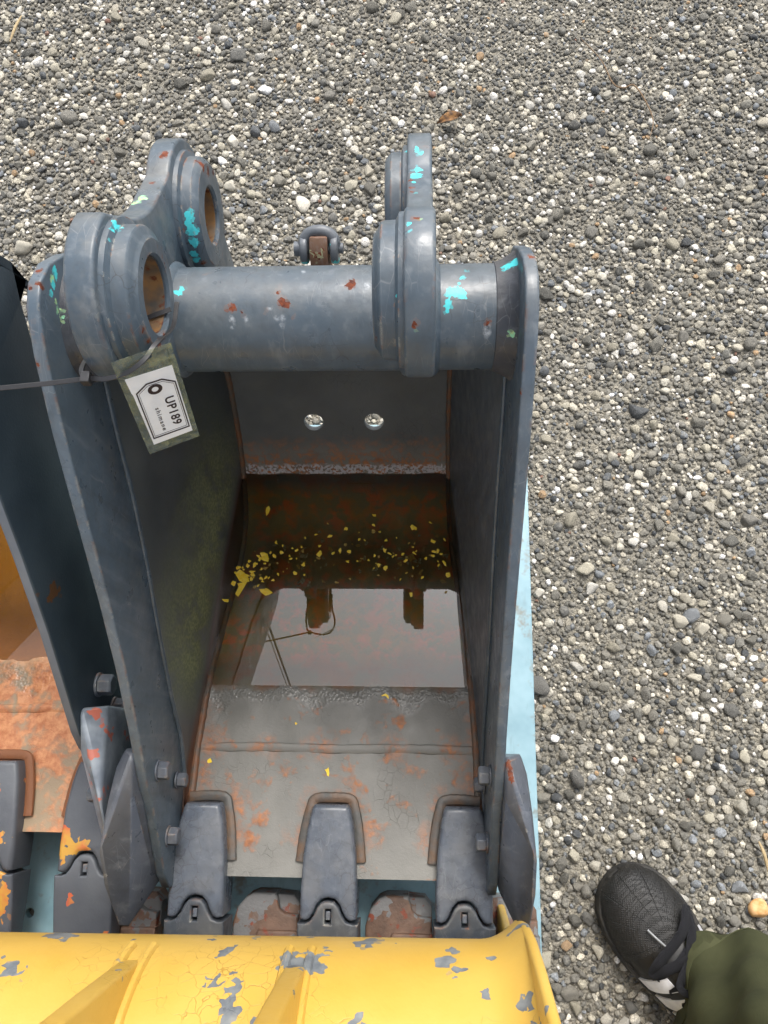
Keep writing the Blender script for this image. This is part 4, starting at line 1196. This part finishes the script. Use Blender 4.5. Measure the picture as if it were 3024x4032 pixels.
# ------------------------------------------------------------------ yellow bucket in front
def yellow_paint(name, bare=0.0):
    k = Mat(name)
    n = k.noise(7, 4.0)
    col = k.mix(k.ramp(n, 0.3, 0.7), lin(200, 160, 68), lin(210, 174, 88))
    cp, cc = k.cells(150, k.warp(0.014, 45))
    m1 = k.noise(19, 3.0, 0.6, P=cp)
    mk = k.ramp(m1, 0.665 - bare, 0.668 - bare)
    edge = k.ramp(m1, 0.635 - bare, 0.66 - bare)
    ce = k.crack(60, k.warp(0.018, 40))
    cr = k.math('MULTIPLY', k.ramp(ce, 0.0, 0.02, 1.0, 0.0), k.ramp(k.noise(9, 3.0), 0.50, 0.60))
    col = k.mix(k.math('MULTIPLY', cr, 0.55), col, lin(150, 102, 24))
    col = k.mix(mk, col, k.mix(k.ramp(k.noise(60, 4.0), 0.35, 0.65), lin(100, 106, 112), lin(134, 138, 138)))
    bump = k.math('SUBTRACT', k.math('ADD', k.math('MULTIPLY', k.noise(55, 4.0), 0.8), k.math('MULTIPLY', edge, 0.25)), k.math('ADD', k.math('MULTIPLY', mk, 0.9), k.math('MULTIPLY', cr, 0.6)))
    k.bsdf(col, k.ramp(mk, 0, 1, 0.42, 0.55), bump, 0.5, 0.0018)
    return k.m

def build_yellow():
    r = root('yellow_bucket', (-0.38, -0.40, 0.02), 'yellow bucket with flaking paint along the bottom of the view', 'bucket')
    m = yellow_paint('yellow_paint', 0.055)
    cy, cz, rad = -0.353, 0.330, 0.160
    prof = arc(cy, cz, rad, -62, 150, 60) + [(-0.56, 0.33), (-0.60, 0.20), (-0.57, 0.08), (-0.50, 0.034), (-0.30, 0.034), (-0.30, 0.046), (-0.49, 0.046), (-0.555, 0.09), (-0.585, 0.20), (-0.545, 0.325)] + arc(cy, cz, rad - 0.011, 150, -62, 60)
    x0, x1 = -0.88, 0.108
    rows = []
    xs = [x0 + (x1 - 0.045 - x0) * i / 34 for i in range(35)] + [x1 - 0.045 + 0.045 * i / 12 for i in range(1, 13)]
    for x in xs:
        t = max(0.0, (x - (x1 - 0.040)) / 0.040)
        e = 1.0 + 0.115 * t * t              # the sheet flares up to meet the end plate
        rows.append([(x, (cy + (y - cy) * (e if z > 0.2 else 1.0)) + 0.010 * (x + 0.45), cz + (z - cz) * (e if z > 0.2 else 1.0)) for y, z in prof])
    sh = link('shell', grid(rows, close_u=True, cap=True), m, r, sharp=50)
    side = [(-0.176, 0.300), (-0.172, 0.335), (-0.176, 0.390), (-0.190, 0.450), (-0.212, 0.520), (-0.245, 0.590), (-0.30, 0.62), (-0.36, 0.61), (-0.42, 0.56), (-0.56, 0.36), (-0.615, 0.20), (-0.575, 0.07), (-0.50, 0.022), (-0.24, 0.022), (-0.19, 0.06), (-0.21, 0.16)]
    side = [(y + 0.004, z) for y, z in side]
    for xa, xb in ((0.1075, 0.1185), (-0.894, -0.880)):
        sp = link('side_plate', flat(side, [], xa, xb, 'X', 0.004), m, r)
    # hinge lugs rising from the curved back
    lug = [(-0.204, 0.36), (-0.199, 0.40), (-0.201, 0.50), (-0.206, 0.62)] + arc(-0.265, 0.64, 0.06, 20, 160, 14) + [(-0.33, 0.60), (-0.40, 0.50), (-0.44, 0.44), (-0.40, 0.40), (-0.32, 0.38)]
    for x in (-0.288, -0.121):
        lg = link('hinge_lug', flat(lug, [circ(-0.27, 0.64, 0.028)], x - 0.0105, x + 0.0105, 'X', 0.004), m, r)
        for s in (-1, 1):
            link('lug_weld', bead([(x + s * 0.0115, cy + (rad + 0.0005) * math.cos(R(a)), cz + (rad + 0.0005) * math.sin(R(a))) for a in range(10, 100, 10)], 0.0065, random.Random(6), up=(1, 0, 0), flatten=0.9, lump=0.02), m, lg)
    # worn tooth adapters reaching under the grey teeth
    k = Mat('worn_adapter_rust')
    w1 = k.noise(30, 3.0, 0.65)
    cp, cc = k.cells(150, k.warp(0.01, 60))
    w2 = k.noise(24, 3.0, 0.6, P=cp)
    col = k.mix(k.ramp(w1, 0.36, 0.62), lin(88, 68, 56), lin(116, 90, 74))
    col = k.mix(k.ramp(w2, 0.50, 0.51), col, lin(108, 108, 108))
    col = k.mix(k.ramp(k.noise(70, 3.0), 0.60, 0.66), col, lin(120, 58, 38))
    k.bsdf(col, 0.6, k.math('ADD', w2, k.noise(200, 3.0)), 0.5, 0.0015)
    rm = k.m
    for i, x in enumerate((-0.404, -0.2085, -0.0255, 0.118)):
        o = [(-0.046, -0.36), (-0.046, -0.222), (-0.040, -0.202), (-0.028, -0.188), (-0.018, -0.184), (0.012, -0.184), (0.0145, -0.190), (0.018, -0.203), (0.026, -0.209), (0.044, -0.211), (0.046, -0.36)]
        a = link('tooth_adapter', flat([(x + p, q) for p, q in o], [], 0.034, 0.086, 'Z', 0.004), rm, r)
        st = [(0.006, -0.30), (0.006, -0.186), (0.036, -0.188), (0.045, -0.200), (0.046, -0.30)]
        link('worn_step', flat([(x + p, q) for p, q in st], [], 0.028, 0.072, 'Z', 0.003), rm, a)
        bl = [(-0.012, -0.34), (-0.012, -0.234), (-0.009, -0.229), (0.0455, -0.229), (0.0455, -0.34)]
        link('nose_block', flat([(x + p, q) for p, q in bl], [], 0.060, 0.092, 'Z', 0.003), rm, a)
build_yellow()

# ------------------------------------------------------------------ the photographer's foot
def build_person():
    p = root('person', (0.40, -0.30, 0.008), 'person in olive trousers and black sneaker with white stripes standing on the gravel', 'person')
    T = Vector((0.2800, -0.1560, 0.010))
    a = Vector((0.61, -0.792, 0)); a.normalize()
    b = Vector((-a.y, a.x, 0))                        # across the shoe
    sw = [(0.0, 0.004), (0.004, 0.019), (0.012, 0.032), (0.028, 0.0455), (0.05, 0.0525), (0.08, 0.0555), (0.11, 0.0545), (0.15, 0.048), (0.19, 0.042), (0.23, 0.039), (0.26, 0.034), (0.28, 0.024), (0.288, 0.006)]
    sh = [(0.0, 0.020), (0.012, 0.034), (0.03, 0.043), (0.06, 0.050), (0.09, 0.056), (0.12, 0.068), (0.16, 0.088), (0.20, 0.100), (0.25, 0.098), (0.288, 0.09)]
    W = lambda s: 1.05 * float(np.interp(s, *zip(*sw))); H = lambda s: float(np.interp(s, *zip(*sh)))
    cx = lambda s: -0.006 * math.sin(s / 0.29 * math.pi)     # slight inward curve
    def surf(s, ang, off=0.0):
        e = 0.80 if s < 0.1 else 0.80 - min(0.15, (s - 0.1) * 1.5)
        c, q = math.cos(ang), math.sin(ang)
        hw = W(s) * (0.965)
        narrow = 1.0 - (0.30 * min(1.0, max(0.0, (s - 0.06) / 0.14))) * q ** 1.5
        lat = cx(s) + (hw * narrow + off) * math.copysign(abs(c) ** e, c)
        z = 0.016 + (H(s) + off) * q ** 0.9
        return T + a * (s - off * (1 if s < 0.02 else 0)) + b * lat + Vector((0, 0, z))
    def patch(s0, s1, a0, a1, off, ns, na, thick=0.0012, skew=0.0):
        top = [[surf(s0 + (s1 - s0) * i / ns + skew * (j / na), a0 + (a1 - a0) * j / na, off) for j in range(na + 1)] for i in range(ns + 1)]
        bot = [[surf(s0 + (s1 - s0) * i / ns + skew * (j / na), a0 + (a1 - a0) * j / na, off - thick) for j in range(na + 1)] for i in range(ns + 1)]
        rows = [t + bb[::-1] for t, bb in zip(top, bot)]
        return grid(rows, close_u=True, cap=True)
    k = Mat('black_leather')
    col = k.mix(k.ramp(k.noise(30, 4.0), 0.35, 0.7), lin(17, 17, 18), lin(30, 29, 28))
    k.bsdf(col, 0.5, k.math('ADD', k.noise(500, 3.0), k.math('MULTIPLY', k.noise(60, 3.0), 2.0)), 0.3, 0.0006); lea = k.m
    k = Mat('toe_rubber')
    L = k.node('VectorMath', {0: k.P, 1: tuple(T + a * 0.092)}, operation='SUBTRACT')
    u_ = k.node('VectorMath', {0: L, 1: tuple(-a)}, out=1, operation='DOT_PRODUCT')
    v_ = k.node('VectorMath', {0: L, 1: tuple(b)}, out=1, operation='DOT_PRODUCT')
    an = k.math('ARCTAN2', v_, u_)
    rad = k.node('VectorMath', {0: L}, out=1, operation='LENGTH')
    gr = k.math('ABSOLUTE', k.math('SINE', k.math('MULTIPLY', an, 9.0)))
    groove = k.ramp(gr, 0.0, 0.10, 1.0, 0.0)
    ribs = k.math('MULTIPLY', k.ramp(k.math('SINE', k.math('MULTIPLY', rad, 1500.0)), -0.2, 0.4), 0.5)
    vd = k.node('TexVoronoi', {'Vector': k.P, 'Scale': 380.0, 'Randomness': 0.15})
    dots = k.math('MULTIPLY', k.ramp(vd, 0.15, 0.5, 1.0, 0.0), 0.55)
    bump = k.math('SUBTRACT', k.math('ADD', dots, k.math('MULTIPLY', ribs, k.ramp(rad, 0.070, 0.078))), groove)
    k.bsdf(k.mix(k.ramp(k.noise(40, 4.0), 0.3, 0.7), lin(22, 22, 22), lin(34, 33, 31)), 0.55, bump, 0.8, 0.0012); toe = k.m
    k = Mat('sole_rubber'); k.bsdf(k.mix(k.ramp(k.noise(50, 5.0), 0.4, 0.65), lin(28, 28, 28), lin(60, 57, 52)), 0.75, k.noise(300), 0.3, 0.0008); sol = k.m
    k = Mat('white_leather'); k.bsdf(k.mix(k.ramp(k.noise(60, 4.0), 0.4, 0.7), lin(240, 240, 242), lin(222, 222, 226)), 0.5); wht = k.m
    k = Mat('lace_cotton'); wv = k.node('TexWave', {'Vector': k.P, 'Scale': 420.0, 'Distortion': 1.5}); k.bsdf(k.mix(wv, lin(10, 11, 15), lin(22, 23, 30)), 0.9, wv, 0.6, 0.0008); lac = k.m
    k = Mat('lace_tip'); k.bsdf(lin(120, 122, 124), 0.25); agl = k.m
    k = Mat('eyelet_dark'); k.bsdf(lin(14, 14, 15), 0.6); eyl = k.m
    # upper
    ss = [0.0, 0.004, 0.010, 0.018, 0.028, 0.04, 0.055, 0.075, 0.095, 0.12, 0.15, 0.18, 0.21, 0.24, 0.262, 0.277, 0.286]
    rows = [[tuple(surf(s, math.pi * j / 28)) for j in range(29)] for s in ss]
    shoe = link('shoe', grid(rows, cap=True), lea, p, sharp=60)
    # sole: outline extruded
    out = [(cx(s) + 1.04 * W(s), s) for s, _ in sw]
    fine = [0.288 * (0.5 - 0.5 * math.cos(math.pi * i / 40)) for i in range(41)]
    ol = [(s - 0.002, cx(s) + 1.06 * W(s)) for s in fine] + [(s - 0.002, cx(s) - 1.06 * W(s)) for s in fine[::-1]]
    pts = [tuple((T + a * s + b * l)[:2]) for s, l in ol]
    link('sole', flat(pts[::-1], [], 0.006, 0.036, 'Z', 0.004), sol, shoe)
    link('toe_cap', patch(0.001, 0.092, 0.16, math.pi - 0.16, 0.0022, 22, 30, 0.0025), toe, shoe, sharp=60)
    link('toe_bumper', patch(0.001, 0.105, 0.02, 0.20, 0.0026, 14, 4, 0.0028), sol, shoe)
    link('toe_bumper', patch(0.001, 0.105, math.pi - 0.20, math.pi - 0.02, 0.0026, 14, 4, 0.0028), sol, shoe)
    # lacing panels either side of the tongue
    link('eyelet_panel', patch(0.090, 0.215, 0.62, 1.12, 0.0016, 14, 6, 0.0018), lea, shoe)
    link('eyelet_panel', patch(0.090, 0.215, math.pi - 1.12, math.pi - 0.62, 0.0016, 14, 6, 0.0018), lea, shoe)
    for s0 in (0.118, 0.146, 0.174):
        link('stripe', patch(s0, s0 + 0.018, 0.10, 1.05, 0.0030, 4, 10, 0.0030, 0.004), wht, shoe)
        link('stripe', patch(s0, s0 + 0.018, math.pi - 0.10, math.pi - 1.05, 0.0030, 4, 10, 0.0030, 0.004), wht, shoe)
    def lace(pts, r=0.0042, name='lace', m=lac, f=0.32):
        link(name, sweep(spline(pts, 7), ring(r, 10, f), up=(0.1, 0.1, 1)), m, shoe)
    def at(s, ang, h): return tuple(surf(s, ang, h))
    for i, s in enumerate((0.104, 0.122, 0.140, 0.158)):
        lace([at(s, 0.85, 0.002), at(s + 0.004, 1.2, 0.006), at(s + 0.009, 1.57, 0.0075), at(s + 0.012, 1.95, 0.006), at(s + 0.016, math.pi - 0.85, 0.002)])
        for an_ in (0.84, math.pi - 0.84):
            c = surf(s + (0.0 if an_ < 1 else 0.016), an_, 0.0022)
            link('eyelet', sweep([tuple(c), tuple(c + Vector((0, 0, 0.0008)))], ring(0.0032, 12)), eyl, shoe)
    # bow: two loops and two hanging ends
    lace([at(0.118, 1.45, 0.008), at(0.098, 1.05, 0.012), at(0.082, 0.85, 0.011), at(0.080, 0.95, 0.016), at(0.092, 1.35, 0.017), at(0.100, 1.9, 0.014), at(0.108, 2.2, 0.009), at(0.112, 1.9, 0.010), at(0.118, 1.5, 0.010)], 0.0064)
    lace([at(0.122, 1.5, 0.010), at(0.135, 1.0, 0.016), at(0.152, 0.8, 0.014), at(0.150, 1.1, 0.019), at(0.126, 1.5, 0.013)], 0.0060)
    lace([at(0.120, 1.55, 0.010), at(0.132, 1.9, 0.013), at(0.150, 1.75, 0.014), at(0.170, 1.55, 0.012)], 0.0046)
    lace([at(0.094, 1.62, 0.012), at(0.080, 1.66, 0.010), at(0.066, 1.70, 0.009)], 0.0016, 'lace_tip', agl, 1.0)
    lace([at(0.170, 0.75, 0.012), at(0.160, 0.55, 0.016), at(0.150, 0.50, 0.020)], 0.0014, 'lace_tip', agl, 1.0)
    # trouser leg
    k = Mat('olive_cotton')
    tw = k.node('TexWave', {'Vector': k.P, 'Scale': 260.0, 'Distortion': 0.6, 'Detail': 1.0}, bands_direction='DIAGONAL')
    col = k.mix(k.ramp(k.noise(20, 5.0), 0.3, 0.7), lin(54, 57, 36), lin(70, 72, 48))
    k.bsdf(k.mix(k.math('MULTIPLY', tw, 0.25), col, lin(84, 86, 64)), 0.85, k.math('ADD', k.math('MULTIPLY', tw, 0.25), k.math('MULTIPLY', k.noise(35, 3.0), 2.0)), 0.35, 0.0012, spec=0.2)
    cot = k.m
    rows = []
    zs = [0.060, 0.0605, 0.068, 0.075, 0.085, 0.10, 0.12, 0.14, 0.165, 0.19, 0.22, 0.25, 0.285, 0.32, 0.36, 0.40, 0.44, 0.48, 0.52, 0.56, 0.62]
    for iz, z in enumerate(zs):
        cxx = 0.476 - 0.030 * (z - 0.06); cyy = -0.369 + 0.05 * (z - 0.06)
        row = []
        for i in range(72):
            ph = 2 * math.pi * i / 72
            d = (math.degrees(ph) - 131 + 180) % 360 - 180
            rr = 0.118 + 0.052 * math.exp(-(d / 30) ** 2) + 0.012 * math.exp(-((d + 60) / 30) ** 2) + 0.026 * math.exp(-((d - 45) / 32) ** 2)
            rr += 0.006 * math.sin(4 * ph + 9 * z) + 0.006 * math.sin(9 * ph - 26 * z + 1.0) + 0.005 * math.sin(5 * ph + 45 * z) + 0.010 * (0.5 - abs(math.sin(2.5 * ph + 7.5 * z + 0.6))) + 0.004 * (0.5 - abs(math.sin(6 * ph - 14 * z)))
            rr -= 0.02 * min(1.0, max(0.0, (z - 0.1) / 0.5))
            if iz == 0: rr -= 0.004
            row.append((cxx + rr * math.cos(ph), cyy + rr * math.sin(ph), z + 0.018 * math.exp(-(d / 40) ** 2) * max(0, 1 - (z - 0.06) / 0.2)))
        rows.append(row)
    leg = link('trouser_leg', grid(rows, close_u=True, cap=True), cot, p, sharp=80)
    band = []
    for row, grow in ((rows[1], 1.000), (rows[1], 1.010), (rows[5], 1.010), (rows[5], 1.000)):
        mx = sum(q[0] for q in row) / len(row); my = sum(q[1] for q in row) / len(row)
        band.append([(mx + (q[0] - mx) * grow, my + (q[1] - my) * grow, q[2] - 0.001) for q in row])
    link('hem', grid(band, close_u=True), cot, leg, sharp=80)
build_person()

# ------------------------------------------------------------------ odds and ends on the gravel
def build_litter():
    rng = random.Random(8)
    k = Mat('dry_straw'); k.bsdf(k.mix(k.noise(200), lin(150, 128, 92), lin(196, 176, 136)), 0.7); straw = k.m
    k = Mat('brown_twig'); k.bsdf(k.mix(k.noise(200), lin(92, 72, 52), lin(140, 116, 88)), 0.8, k.noise(400), 0.4, 0.001); twig = k.m
    k = Mat('orange_stone'); k.bsdf(k.mix(k.ramp(k.noise(120, 5.0), 0.35, 0.65), lin(190, 140, 82), lin(216, 178, 128)), 0.8, k.noise(300, 5.0), 0.5, 0.001); ora = k.m
    def stick(name, pts, r, m, label, cat):
        L = spline(pts, 8)
        sc = [1.0 - 0.6 * abs(2 * i / (len(L) - 1) - 1) ** 2 for i in range(len(L))]
        o = link(name, sweep(L, ring(r, 7), scale=sc), m)
        tag(o, label, cat)
    stick('twig', [(0.335, 1.42, 0.016), (0.372, 1.36, 0.017), (0.392, 1.30, 0.016), (0.412, 1.285, 0.018), (0.432, 1.29, 0.019), (0.452, 1.25, 0.018), (0.462, 1.20, 0.019), (0.452, 1.16, 0.017)], 0.0016, twig, 'thin curved brown twig lying on the gravel far right', 'twig')
    stick('dry_straw', [(0.497, -0.112, 0.014), (0.502, -0.13, 0.016), (0.506, -0.155, 0.013)], 0.0026, straw, 'short dry straw on the gravel beside the sneaker', 'straw')
    stick('dry_straw', [(-0.865, 1.525, 0.016), (-0.872, 1.49, 0.018), (-0.880, 1.455, 0.014)], 0.003, straw, 'dry straw blade on the gravel in the far left corner', 'straw')
    tv, tf = stone_templates(3, 3, np.random.default_rng(5))
    me = from_faces(tv[0] * 0.0155, [tuple(q) for q in tf.tolist()])
    o = link('orange_stone', me, ora, sharp=50); o.location = (0.487, -0.203, 0.012); o.rotation_euler = (0.2, 0.1, 1.3)
    tag(o, 'flat orange stone on the gravel beside the sneaker', 'stone')
    # rust brown leaf scrap
    k = Mat('dead_leaf'); k.bsdf(k.mix(k.ramp(k.noise(90, 4.0), 0.4, 0.6), lin(70, 48, 30), lin(130, 92, 48)), 0.75); lf = k.m
    n = 10
    rows = []
    for i in range(n + 1):
        t = i / n
        w = 0.012 * math.sin(math.pi * t) ** 0.7 + 0.0004
        rows.append([(0.037 + 0.05 * t, 1.205 + 0.022 * t + w * s, 0.016 + 0.006 * abs(s) + 0.004 * math.sin(4 * t)) for s in (-1, -0.5, 0, 0.5, 1)])
    me = grid(rows)
    o = link('dead_leaf', me, lf); tag(o, 'curled brown dead leaf on the gravel behind the right lug', 'leaf')
    sm = o.modifiers.new('thick', 'SOLIDIFY'); sm.thickness = 0.0006
build_litter()
